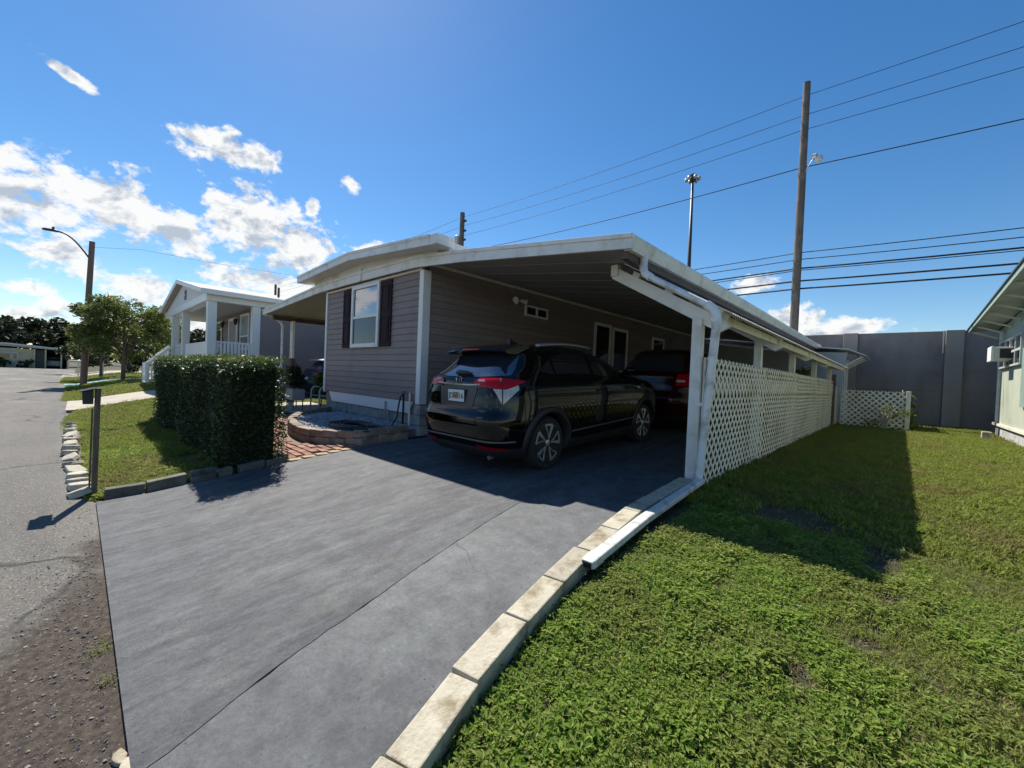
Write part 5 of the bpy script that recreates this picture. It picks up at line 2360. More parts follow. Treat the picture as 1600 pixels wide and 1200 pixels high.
# side glass, handles, mirrors, sill strips, rails
for s in (-1, 1):
    for (y0, y1, nm) in ((1.06, 1.86, 'rear_door_window'), (1.93, 2.98, 'front_door_window'), (.80, 1.02, 'quarter_window')):
        def fz(u, v, y0=y0, y1=y1):
            y = lerp(y0, y1, u)
            hi = float(np.interp(y, [.80, 1.02, 1.06, 1.4, 1.9, 2.3, 2.6, 2.98], [1.20, 1.37, 1.40, 1.455, 1.455, 1.435, 1.33, 1.12]))
            lo = float(np.interp(y, [.80, 1.06, 2.98], [1.17, 1.12, 1.06]))
            return lerp(lo, hi, v)
        b = MB()
        b.grid(sh.patch(lambda u, v, z, y0=y0, y1=y1, s=s: sh.a_side(lerp(y0, y1, u), z, s), fz, 12, 5, .005))
        put(b, nm, car_glass, smooth=True)
    b = MB()
    b.grid(sh.patch(lambda u, v, z, s=s: sh.a_side(lerp(1.32, 3.05, u), z, s), lambda u, v: lerp(.425, .445, v) + .03 * u, 16, 2, .014))
    put(b, 'door_strip', mat('grey_strip2', (.16, .16, .165), None, rough=.3, metal=.6), smooth=True)
    b = MB()
    for yq in (1.90, 3.02):
        rows = []
        for z in np.linspace(.46, 1.06, 10):
            rows.append([sh.off(z, sh.a_side(yq - .003, z, s), .0015), sh.off(z, sh.a_side(yq + .003, z, s), .0015)])
        b.grid(rows)
    put(b, 'door_seam', black_m)
    b = MB()
    c = sh.off(.90, sh.a_side(2.05, .90, s), .025)
    b.tube([c + Vector((-s * .02, -.1, 0)), c + Vector((0, -.07, .004)), c + Vector((0, .07, .004)), c + Vector((-s * .02, .1, 0))], .014, 8)
    put(b, 'door_handle', black_paint, smooth=True)
    b = MB()
    c = sh.off(1.08, sh.a_side(2.95, 1.08, s), .10)
    b.tube([c + Vector((-s * .1, 0, -.05)), c + Vector((-s * .04, 0, -.02)), c + Vector((s * .04, -.02, .0)), c + Vector((s * .10, -.02, .01))], [.03, .06, .075, .045], 12, flat=.8)
    put(b, 'wing_mirror', black_paint, smooth=True)
    b = MB()
    pts = []
    for k in range(13):
        y = lerp(.93, 2.18, k / 12)
        zb = 1.515 + .072 * math.sin(min(max((y - .75) / 1.6, 0), 1) * PI) ** .7
        pts.append((s * .575, y, zb + .02))
    b.tube(pts, .022, 8)
    put(b, 'roof_rail', rail_silver, smooth=True)
    b = MB()
    b.grid(sh.patch(lambda u, v, z, s=s: s * lerp(sh.a_front(.35, z), sh.a_front(.80, z), u), lambda u, v: lerp(.70, .84, v), 8, 3, .008))
    put(b, 'headlamp', lens_clear, smooth=True)
b = MB()
b.grid(sh.patch(lambda u, v, z: sh.a_front(lerp(-.62, .62, u), z), lambda u, v: lerp(1.12, 1.47, v), 14, 6, .005))
put(b, 'windscreen', car_glass, smooth=True)
b = MB()
b.grid(sh.patch(lambda u, v, z: sh.a_front(lerp(-.5, .5, u), z), lambda u, v: lerp(.42, .66, v), 10, 3, .008))
put(b, 'grille', black_m, smooth=True)


# ---- simpler vehicles built the same way
def plain_car(loc, pitch, label, body_m, h=1.75, w=.93, ln=4.7, tr=.36, yaw=0.0, cat='car', lamp_z=1.05, chrome_strip=True, chrome=mat('dull_chrome', (.10, .10, .105), None, rough=.3, metal=1.0)):
    k = h / 1.603
    keys = [(z * k, hw * w / .884, yr * 1.05, yf * ln / 4.335) for z, hw, yr, yf in HR]
    keys = [(z, hw, yr if z > 1.1 * k else yr, yf) for z, hw, yr, yf in keys]
    root, s_ = make_car(loc, pitch, label, keys, ln, tr, .92, .92 + 2.75 * ln / 4.7, body_m, 'plain', cat, yaw=yaw)

    def mk(b, nm, m, **q):
        return b.build(nm, m, root, **q)
    b = MB()
    b.grid(s_.patch(lambda u, v, z: s_.a_rear(lerp(-.66, .66, u) * lerp(1, .85, v), z), lambda u, v: lerp(1.12 * k, 1.46 * k, v), 14, 6, .006))
    mk(b, 'rear_window', rear_glass, smooth=True)
    for s in (-1, 1):
        b = MB()
        b.grid(s_.patch(lambda u, v, z, s=s: s * lerp(s_.a_rear(.60, z), s_.a_side(.45, z, 1), u), lambda u, v: lerp(.86 * k, 1.08 * k, v), 14, 4, .012))
        mk(b, 'tail_lamp', lens_red, smooth=True)
        b = MB()
        b.grid(s_.patch(lambda u, v, z, s=s: s * lerp(s_.a_rear(.60, z), s_.a_side(.30, z, 1), u), lambda u, v: lerp(.93 * k, .97 * k, v), 10, 2, .016))
        mk(b, 'reverse_lens', lens_clear, smooth=True)
        for (y0, y1, nm) in ((.9, 1.9, 'rear_door_window'), (2.0, 3.0, 'front_door_window')):
            b = MB()
            b.grid(s_.patch(lambda u, v, z, y0=y0, y1=y1, s=s: s_.a_side(lerp(y0, y1, u), z, s), lambda u, v: lerp(1.1 * k, lerp(1.42, 1.40, u) * k if y0 < 1.5 else lerp(1.42, 1.18, u) * k, v), 10, 4, .005))
            mk(b, nm, car_glass, smooth=True)
    if chrome_strip:
        b = MB()
        b.grid(s_.patch(lambda u, v, z: s_.a_rear(lerp(-.55, .55, u), z), lambda u, v: lerp(.99 * k, 1.03 * k, v), 12, 2, .016))
        mk(b, 'chrome_garnish', chrome, smooth=True)
        b = MB()
        b.grid(s_.patch(lambda u, v, z: s_.a_rear(lerp(-.7, .7, u), z), lambda u, v: lerp(.55 * k, .57 * k, v), 12, 2, .016))
        mk(b, 'bumper_strip', chrome, smooth=True)
    b = MB()
    b.grid(s_.patch(lambda u, v, z: s_.a_front(lerp(-.6, .6, u), z), lambda u, v: lerp(1.14 * k, 1.46 * k, v), 10, 5, .005))
    mk(b, 'windscreen', car_glass, smooth=True)
    b = MB()
    b.box(-.16, .16, s_.at(.78 * k, 0).y - .02, s_.at(.78 * k, 0).y - .005, .72 * k, .81 * k)
    mk(b, 'number_plate', plate_m)
    return root, s_, k


red_suv, s2, k2 = plain_car((-3.92, 8.15, .10), 0, 'dark red tall vehicle parked deep in the carport ahead of the black crossover', red_paint, h=1.78, w=.94, ln=4.8)
nv, s3, k3 = plain_car((-16.65, 6.0, .0), 0, 'dark vehicle with a pale roof edge parked beyond the ornate awning post', navy_paint, h=1.52, w=.90, ln=4.6, tr=.33, chrome_strip=False)
b = MB()
rows = []
for i in range(13):
    x = lerp(-.72, .72, i / 12)
    kk = (x / .72) ** 2
    rows.append([Vector((x, y + .08 * kk, z - .02 * kk)) for y, z in ((.42, 1.40), (.30, 1.41), (.30, 1.45), (.62, 1.51), (.62, 1.47))])
b.grid(rows, close=True)
b.f.append(tuple(range(5)))
b.f.append(tuple(12 * 5 + q for q in range(4, -1, -1)))
b.build('spoiler', mat('pale_spoiler', (.40, .43, .46), None, rough=.35), nv, angle=40)
plain_car((-86.3, -2.3, -.42), 0, 'small silver car standing in the carport of the far cream house', silver_paint, h=1.5, w=.88, ln=4.3, tr=.31, yaw=R(90), chrome_strip=False)
# ------------------------------------------------------------------ plants


def quads_mesh(name, c, n, u, m, parent=None, fold=0.0):
    """many small leaves: centres c, along-vectors u (half length), side vectors n (half width)"""
    k = len(c)
    v = np.empty((k, 4, 3), np.float32)
    v[:, 0] = c - u
    v[:, 1] = c + n
    v[:, 2] = c + u
    v[:, 3] = c - n
    me = bpy.data.meshes.new(name)
    off = np.array(world_loc(parent), np.float32)
    me.vertices.add(k * 4)
    me.vertices.foreach_set('co', (v.reshape(-1, 3) - off).astype(np.float32).ravel())
    me.loops.add(k * 4)
    me.loops.foreach_set('vertex_index', np.arange(k * 4, dtype=np.int32))
    me.polygons.add(k)
    me.polygons.foreach_set('loop_start', np.arange(0, k * 4, 4, dtype=np.int32))
    me.polygons.foreach_set('loop_total', np.full(k, 4, np.int32))
    me.update()
    me.validate()
    me.materials.append(m)
    o = bpy.data.objects.new(name, me)
    COL.objects.link(o)
    if parent is not None:
        o.parent = parent
    return o


def rand_frames(k, ln, wd, up=.0, jitter=.35):
    d = nr.normal(size=(k, 3))
    d[:, 2] = d[:, 2] * .6 + up
    d /= np.linalg.norm(d, axis=1)[:, None]
    e = nr.normal(size=(k, 3))
    s = np.cross(d, e)
    s /= np.linalg.norm(s, axis=1)[:, None]
    sc = (1 + jitter * (nr.rand(k) * 2 - 1))[:, None]
    return s * wd * sc, d * ln * sc


hedge_leaf = leaf_mat('hedge_leaf', [(.014, .030, .008), (.022, .045, .012), (.034, .060, .017), (.055, .085, .025), (.018, .036, .010)], .45, .25)
hedge_tip = leaf_mat('hedge_tip', [(.06, .10, .02), (.09, .12, .03), (.05, .09, .02)], .5, .35)
tree_leaf = leaf_mat('tree_leaf', [(0.075, 0.106, 0.022), (0.106, 0.138, 0.030), (0.138, 0.169, 0.040), (0.175, 0.188, 0.053), (0.088, 0.112, 0.027)], .5, .35)
dark_leaf = leaf_mat('dark_leaf', [(.016, .028, .010), (.026, .042, .014), (.040, .056, .020), (.022, .034, .012)], .6, .2)
far_leaf = leaf_mat('far_leaf', [(.022, .032, .014), (.034, .046, .020), (.050, .058, .028), (.030, .040, .018), (.060, .052, .032)], .7, .15)
lime_leaf = leaf_mat('lime_leaf', [(.10, .15, .02), (.16, .20, .03), (.07, .11, .02)], .5, .35)
core_m = mat('dark_core', (.012, .016, .007), (.022, .022, .012), 20, .95)

# clipped hedge
hedge = thing('hedge', (-10, 1.65, -.3), 'dense dark green clipped hedge beside the lawn with the mailbox', 'hedge')
HX0, HX1, HY0, HY1, HZ = -13.6, -6.3, 1.30, 2.02, 1.16
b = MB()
b.box(HX0 + .10, HX1 - .10, HY0 + .10, HY1 - .10, -.35, HZ - .10)  # solid core box; its near-black colour stands for the shade inside the hedge
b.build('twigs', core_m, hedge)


def hedge_pts(k):
    f = nr.rand(k)
    L1, L2 = HX1 - HX0, HY1 - HY0
    hgt = HZ + .32
    areas = np.array([L1 * hgt, L1 * L2 * 1.6, L2 * hgt * 1.3, L1 * hgt * .5])
    cum = np.cumsum(areas / areas.sum())
    u, v = nr.rand(k), nr.rand(k)
    p = np.empty((k, 3))
    face = np.searchsorted(cum, f)
    dep = np.abs(nr.normal(size=k)) * .05
    for i in range(4):
        s = face == i
        uu, vv, dd = u[s], v[s], dep[s]
        if i == 0:
            p[s] = np.c_[HX0 + uu * L1, HY0 + dd, -.33 + vv * hgt + .33 * 0]
        elif i == 1:
            p[s] = np.c_[HX0 + uu * L1, HY0 + vv * L2, HZ - dd]
        elif i == 2:
            p[s] = np.c_[HX1 - dd, HY0 + vv * L2, -.33 + uu * hgt]
        else:
            p[s] = np.c_[HX0 + uu * L1, HY1 - dd, -.33 + vv * hgt]
    # clipped but uneven: bulges, and the foot drawn in
    bul = .07 * np.sin(p[:, 0] * 2.3) + .03 * np.sin(p[:, 0] * 5.1 + p[:, 2] * 4) + .02 * np.sin(p[:, 2] * 7 + p[:, 0])
    foot = np.clip((.15 - p[:, 2]) / .5, 0, 1) * .04
    s0, s3, s2 = face == 0, face == 3, face == 2
    p[s0, 1] += bul[s0] + foot[s0]
    p[s3, 1] -= bul[s3] + foot[s3]
    p[s2, 0] -= .05 * np.sin(p[s2, 1] * 6 + p[s2, 2] * 3) + foot[s2]
    s1 = face == 1
    p[s1, 2] += .03 * np.sin(p[s1, 0] * 3.1) + .02 * np.sin(p[s1, 0] * 11) * np.sin(p[s1, 1] * 9)
    # rounded shoulders
    ex = np.minimum(np.minimum(p[:, 0] - HX0, HX1 - p[:, 0]), .25)
    ey = np.minimum(np.minimum(p[:, 1] - HY0, HY1 - p[:, 1]), .18)
    hi_ = p[:, 2] > HZ - .25
    p[hi_, 2] -= (((.25 - ex[hi_]) / .25) ** 2 * .07 + ((.18 - ey[hi_]) / .18) ** 2 * .05) * np.clip((p[hi_, 2] - HZ + .25) / .25, 0, 1)
    gz0 = np.array([gz(a, c) for a, c in p[:, :2]])
    p[:, 2] = np.maximum(p[:, 2], gz0 + .03 + nr.rand(k) * .05)
    return p + nr.normal(size=(k, 3)) * .012, face


c, face = hedge_pts(62000)
n_, u_ = rand_frames(len(c), .030, .0085, .1)
quads_mesh('foliage', c, n_, u_, hedge_leaf, hedge)
k = 5200
c = np.c_[HX0 + nr.rand(k) * (HX1 - HX0), HY0 + nr.rand(k) * (HY1 - HY0), HZ + nr.rand(k) ** 2 * .09]
n_, u_ = rand_frames(k, .034, .008, .8)
quads_mesh('new_shoots', c, n_, u_, hedge_tip, hedge)
b = MB()
for k in range(26):
    x, y = rnd.uniform(HX0 + .2, HX1 - .2), rnd.uniform(HY0 + .15, HY1 - .15)
    b.tube([(x, y, gz(x, y) - .05), (x + rnd.uniform(-.06, .06), y + rnd.uniform(-.04, .04), .3), (x + rnd.uniform(-.1, .1), y, .7)], [.022, .016, .008], 5)
b.build('stems', bark, hedge)


def crown_leaves(centres, radii, per, ln, wd, up=.0, flat=.8, shell=.55):
    cs = []
    for c, r in zip(centres, radii):
        k = int(per * r * r)
        d = nr.normal(size=(k, 3))
        d /= np.linalg.norm(d, axis=1)[:, None]
        rad = r * (shell + (1 - shell) * nr.rand(k) ** .6) * (1 + .25 * np.sin(d[:, 0] * 5 + c[0]) * np.sin(d[:, 1] * 4 + c[1] * 2))
        p = np.array(c) + d * rad[:, None] * np.array([1, 1, flat])
        cs.append(p)
    p = np.concatenate(cs)
    n_, u_ = rand_frames(len(p), ln, wd, up)
    return p, n_, u_


def tree(name, x, y, h, spread, label, leaf_m, cat='tree', group=None, base=None, trunks=1, n_cl=26, per=420, ln=.10, wd=.035, crown_lo=.38, seed=0, tr=.09, flat=.75, yspread=None, cr=.30):
    rr = random.Random(seed + 5)
    zb = gz(x, y) - .06 if base is None else base
    t = thing(name, (x, y, zb), label, cat, group)
    b = MB()
    tips = []
    ys2 = yspread or spread
    for q in range(trunks):
        ox = (q - (trunks - 1) / 2) * .35
        top = Vector((x + ox * 2 + rr.uniform(-.2, .2), y + rr.uniform(-.2, .2), zb + h * .52))
        mid = Vector((x + ox * 1.2, y, zb + h * .25))
        b.tube([(x + ox * .6, y, zb - .05), tuple(mid), tuple(top)], [tr, tr * .8, tr * .5], 8)
        for k in range(max(5, n_cl // (3 * trunks))):
            s = mid.lerp(top, rr.random())
            ang = rr.uniform(0, 2 * PI)
            rad = rr.uniform(.35, .85)
            e = Vector((x + spread * rad * math.cos(ang), y + ys2 * rad * math.sin(ang), zb + h * rr.uniform(.55, .93)))
            m_ = s.lerp(e, .5) + Vector((0, 0, .1 * h * rr.random()))
            b.tube([tuple(s), tuple(m_), tuple(e)], [tr * .4, tr * .25, tr * .1], 5)
            tips.append(e)
    b.build('trunk', bark, t, smooth=True)
    cs, rs = [], []
    for e in tips:
        cs.append(tuple(e))
        rs.append(spread * cr * rr.uniform(.6, 1.15))
    while len(cs) < n_cl:
        ang = rr.uniform(0, 2 * PI)
        rad = math.sqrt(rr.random()) * .9
        zz = rr.uniform(crown_lo, 1.0)
        lim = math.sqrt(max(0.05, 1 - ((zz - .62) / .42) ** 2))
        cs.append((x + spread * rad * lim * math.cos(ang), y + ys2 * rad * lim * math.sin(ang), zb + h * zz * .96))
        rs.append(spread * cr * rr.uniform(.45, 1.1))
    p, n_, u_ = crown_leaves(cs, rs, per, ln, wd, flat=flat)
    s = p[:, 2] > zb + h * crown_lo * .75
    quads_mesh('crown', p[s], n_[s], u_[s], leaf_m, t)
    return t


tree('street_tree', -32.3, 1.8, 4.7, 2.6, 'bushy twin-trunk tree on the grass in front of the blue path', tree_leaf, trunks=2, n_cl=64, per=1150, ln=.10, wd=.032, crown_lo=.40, seed=3, tr=.10, cr=.20, yspread=2.9)
tree('street_tree', -36.5, 3.0, 4.2, 2.0, 'darker leafy tree standing just behind the twin-trunk tree', tree_leaf, n_cl=26, per=700, ln=.12, wd=.045, crown_lo=.30, seed=8)
tree('street_tree', -39.5, 1.1, 3.9, 1.6, 'loose light green tree reaching over the road edge behind the street lamp', tree_leaf, n_cl=26, per=600, ln=.13, wd=.05, crown_lo=.45, seed=14)
tree('dark_shrub', -56, .6, 3.0, 1.9, 'dark rounded shrub close to the road beyond the street lamp', dark_leaf, 'shrub', n_cl=18, per=420, ln=.16, wd=.07, crown_lo=.08, seed=21)
tree('dark_shrub', -44, 2.8, 2.1, 1.5, 'low dark shrub left of the porch steps behind the blue path', dark_leaf, 'shrub', n_cl=14, per=600, ln=.12, wd=.05, crown_lo=.05, seed=22)
tree('dark_shrub', -33.5, 5.6, 2.7, 1.5, 'dark shrub with reddish tips beside the porch corner', dark_leaf, 'shrub', n_cl=16, per=600, ln=.11, wd=.045, crown_lo=.05, seed=23)
tree('dark_shrub', -39, 5.5, 1.6, 1.3, 'low shrub between the two trunks and the porch', dark_leaf, 'shrub', n_cl=12, per=600, ln=.11, wd=.045, crown_lo=.05, seed=24)
for i, (x, y, h, sp_r, lab) in enumerate([
        (-112, -24, 9.0, 6.0, 'wide dark tree at the left end of the far tree line'),
        (-114, -15, 8.6, 5.4, 'tall dark tree rising above the peak of the cream house roof'),
        (-110, -8, 7.6, 4.6, 'rounded dark tree behind the middle of the cream house'),
        (-113, -3, 8.2, 4.8, 'brownish topped tree in the middle of the far tree line'),
        (-109, 2.5, 7.2, 4.6, 'dark tree behind the right half of the cream house carport'),
        (-106, 8, 7.4, 4.8, 'dark tree at the right end of the far tree line'),
        (-96, 14, 7.0, 4.8, 'far dark tree behind the grey home'),
        (-98, 24, 7.4, 5.0, 'far dark tree seen above the white home'),
        (-100, 36, 7.2, 5.2, 'far tree low behind the porch house')]):
    tree('far_tree', x, y, h, sp_r, lab, far_leaf, group='tree line behind the cream house', base=-.2, n_cl=30, per=55, ln=.42, wd=.24, crown_lo=.10, seed=40 + i, tr=.3, cr=.34)
# dark low planting along the cream house
for i, (y, w_) in enumerate(((-7.3, 1.5), (-4.7, 1.1))):
    tree('low_shrub', -83.9, y, 1.0, w_, ['low dark shrub under the windows of the cream house', 'low dark shrub at the corner of the cream house'][i], dark_leaf, 'shrub', base=-.45, n_cl=12, per=160, ln=.2, wd=.1, crown_lo=.02, seed=60 + i, tr=.05)
# white pole and small table-like sign near the road
fp = MB()
fp.tube([(-40, 1.2, -.3), (-40, 1.25, 2.6)], .04, 6)
tag(fp.build('flag_pole', white, None), 'slim white pole standing in the grass behind the street lamp', 'pole')
mb2 = thing('letter_box', (-50, .05, -.4), 'pale flat-topped letter box on a thin post further along the road', 'mailbox')
b = MB()
b.tube([(-50, .05, -.45), (-50, .05, .75)], .05, 6)
b.build('post', steel, mb2)
b = MB()
b.box(-50.3, -49.7, -.55, .5, .75, .95)
b.build('box', steel, mb2, bevel=.03)

# plants by the awning
sp2 = thing('potted_bush', (-12.14, 4.14, .5), 'dark bushy plant growing in the grey planter box', 'plant')
p, n_, u_ = crown_leaves([(-12.14, 4.14, .78), (-12.25, 4.12, .95), (-12.0, 4.16, .70), (-12.1, 4.1, 1.05)], [.27, .22, .22, .18], 9000, .045, .015, up=.4, shell=.2)
quads_mesh('leaves', p, n_, u_, dark_leaf, sp2)
b = MB()
for k in range(5):
    b.tube([(-12.14 + .03 * k - .06, 4.14, .45), (-12.14 + rnd.uniform(-.15, .15), 4.14 + rnd.uniform(-.1, .1), .95)], .008, 4)
b.build('stem', bark, sp2)
sp3 = thing('lime_plant', (-11.9, 4.75, 0), 'yellow green leafy plant behind the planter box', 'plant')
p, n_, u_ = crown_leaves([(-11.95, 4.75, .55), (-11.9, 4.7, .80), (-12.0, 4.8, .95)], [.20, .20, .14], 2600, .065, .034, up=.2, shell=.2)
quads_mesh('leaves', p, n_, u_, lime_leaf, sp3)
b = MB()
for k in range(5):
    b.tube([(-11.92, 4.75, -.08), (-11.92 + rnd.uniform(-.1, .1), 4.75 + rnd.uniform(-.1, .1), .8)], .008, 4)
b.build('stem', bark, sp3)
sp4 = thing('dead_shrub', (-.35, 17.35, 0), 'half bare shrub with pale twigs in front of the short lattice screen', 'shrub')
b = MB()
for k in range(34):
    a, rr_ = rnd.uniform(0, 2 * PI), rnd.uniform(.1, .42)
    e = Vector((-.35 + rr_ * math.cos(a), 17.35 + .5 * rr_ * math.sin(a), rnd.uniform(.25, .78)))
    b.tube([(-.35, 17.35, -.06), (-.35 + .4 * (e.x + .35), 17.35, e.z * .55), tuple(e)], [.012, .008, .004], 4)
b.build('twigs', mat('pale_twig', (.30, .27, .21), (.42, .38, .31), 8, .9), sp4)
p, n_, u_ = crown_leaves([(-.65, 17.3, .12), (-.3, 17.35, .62), (-.15, 17.4, .45), (.1, 17.45, .5)], [.24, .16, .15, .2], 2200, .04, .018, shell=.2)
quads_mesh('leaves', p, n_, u_, tree_leaf, sp4)
sp5 = thing('corner_vine', (.27, 17.9, 0), 'leafy vine growing up the end post of the short lattice screen', 'plant')
p, n_, u_ = crown_leaves([(.27, 17.85, .15), (.25, 17.85, .45), (.24, 17.85, .75), (.22, 17.85, .98)], [.20, .17, .14, .1], 3600, .04, .02, shell=.2)
quads_mesh('leaves', p, n_, u_, tree_leaf, sp5)
b = MB()
b.tube([(.27, 17.9, -.06), (.25, 17.85, .5), (.22, 17.85, 1.05)], [.012, .01, .006], 5)
b.build('stem', bark, sp5)
sp6 = thing('hanging_plant', (-2.3, 15.4, 1.5), 'leafy hanging plant above the lattice near the far end of the carport', 'plant')
p, n_, u_ = crown_leaves([(-2.2, 15.3, 1.62), (-2.25, 15.5, 1.45), (-2.2, 15.1, 1.5)], [.25, .25, .2], 1800, .06, .022, shell=.2)
quads_mesh('leaves', p, n_, u_, tree_leaf, sp6)
b = MB()
b.lathe([(.08, 1.22), (.14, 1.40), (.15, 1.42)], (-2.25, 15.35, 0), 12)
b.tube([(-2.25, 15.35, 1.4), (-2.25, 15.35, 2.55)], .006, 4)
b.build('pot', mat('brown_pot', (.12, .07, .05), (.16, .10, .07), 5, .7), sp6)

# ------------------------------------------------------------------ grass and gravel (scattered tufts)
src = bpy.data.collections.new('scatter_sources')      # never linked to the scene


def tuft(name, kind, seed, m):
    r = np.random.RandomState(seed)
    V, Fc = [], []

    def quad(*p):
        o = len(V)
        V.extend(p)
        Fc.append(tuple(range(o, o + len(p))))
    if kind == 'broad':
        for k in range(18):
            a = r.rand() * 2 * PI
            rad = .055 * math.sqrt(r.rand())
            h = .006 + .030 * r.rand()
            c = np.array([rad * math.cos(a), rad * math.sin(a), h])
            a2 = r.rand() * 2 * PI
            ln, wd = .009 + .0105 * r.rand() ** 1.5, .0042 + .0034 * r.rand()
            d = np.array([math.cos(a2), math.sin(a2), r.uniform(-.22, .28)])
            s = np.array([-math.sin(a2), math.cos(a2), r.uniform(-.2, .2)])
            up = np.array([0, 0, .0035])
            quad(c - d * ln, c - d * ln * .2 + s * wd + up, c + d * ln, c - d * ln * .2 - s * wd + up)
        for k in range(3):
            a = r.rand() * 2 * PI
            c = np.array([.03 * math.cos(a), .03 * math.sin(a), 0])
            e = c + np.array([r.normal() * .015, r.normal() * .015, .035])
            s = np.array([.0012, .0012, 0])
            quad(c - s, c + s, e + s * .3, e - s * .3)
    else:
        nb, hh, ww, spread = {'blade': (17, .050, .0021, .05), 'dry': (14, .035, .0016, .05), 'far': (20, .050, .0042, .085), 'long': (14, .085, .0026, .045)}[kind]
        for k in range(nb):
            a = r.rand() * 2 * PI
            rad = spread * math.sqrt(r.rand())
            c = np.array([rad * math.cos(a), rad * math.sin(a), -.004])
            a2 = r.rand() * 2 * PI
            h = hh * r.uniform(.5, 1.15)
            lean = r.uniform(.25, 1.15)
            d = np.array([math.cos(a2), math.sin(a2), 0])
            s = np.array([-math.sin(a2), math.cos(a2), 0]) * ww * r.uniform(.7, 1.3)
            m1 = c + d * h * lean * .35 + np.array([0, 0, h * .6])
            e = c + d * h * lean + np.array([0, 0, h * (.95 - .25 * lean)])
            quad(c - s, c + s, m1 + s * .85, m1 - s * .85)
            quad(m1 - s * .85, m1 + s * .85, e)
    me = bpy.data.meshes.new(name)
    me.from_pydata([tuple(float(q) for q in p) for p in V], [], Fc)
    me.materials.append(m)
    o = bpy.data.objects.new(name, me)
    src.objects.link(o)
    return o


broad_leaf = leaf_mat('clover_leaf', [(0.127, 0.218, 0.030), (0.172, 0.270, 0.041), (0.218, 0.305, 0.055), (0.270, 0.328, 0.076), (0.132, 0.224, 0.032), (0.333, 0.333, 0.115)], .6, .48, .18, patch=(.20, .20, .065))
blade_leaf = leaf_mat('grass_blade', [(0.122, 0.186, 0.028), (0.166, 0.224, 0.038), (0.211, 0.250, 0.054), (0.250, 0.262, 0.074), (0.282, 0.250, 0.109)], .6, .38, .15, patch=(.20, .17, .075))
far_blade = leaf_mat('grass_blade_far', [(0.119, 0.175, 0.025), (0.163, 0.210, 0.034), (0.203, 0.235, 0.048), (0.237, 0.247, 0.065)], .65, .38, .12, patch=(.19, .165, .06))
dry_leaf = leaf_mat('dry_blade', [(.20, .15, .09), (.28, .22, .14), (.15, .11, .065)], .7, .2)
TUFTS = {}
for kd, m_, cnt in (('broad', broad_leaf, 4), ('blade', blade_leaf, 4), ('far', far_blade, 4), ('dry', dry_leaf, 2), ('long', blade_leaf, 2)):
    c_ = bpy.data.collections.new('tufts_' + kd)
    for q in range(cnt):
        o = tuft('tuft_' + kd, kd, 100 + q + len(TUFTS) * 10, m_)
        c_.objects.link(o)
    TUFTS[kd] = c_
c_ = bpy.data.collections.new('pebbles')
gravel_m = mat('white_gravel', (.42, .43, .45), (.58, .59, .60), 40, .8)
for q in range(3):
    bm = bmesh.new()
    bmesh.ops.create_icosphere(bm, subdivisions=1, radius=.019)
    r = np.random.RandomState(q)
    for v in bm.verts:
        v.co *= float(r.uniform(.7, 1.2))
        v.co.z *= .65
    me = bpy.data.meshes.new('pebble')
    bm.to_mesh(me)
    bm.free()
    me.materials.append(gravel_m)
    o = bpy.data.objects.new('pebble', me)
    c_.objects.link(o)
TUFTS['pebble'] = c_
c_ = bpy.data.collections.new('litter')
for q in range(3):
    bm = bmesh.new()
    bmesh.ops.create_icosphere(bm, subdivisions=1, radius=.007)
    r = np.random.RandomState(q + 9)
    for v in bm.verts:
        v.co *= float(r.uniform(.6, 1.3))
        v.co.z *= .6
    me = bpy.data.meshes.new('grit')
    bm.to_mesh(me)
    bm.free()
    me.materials.append(mat('grit', (.16, .14, .12), (.34, .31, .28), 60, .9))
    o = bpy.data.objects.new('grit', me)
    c_.objects.link(o)
TUFTS['grit'] = c_


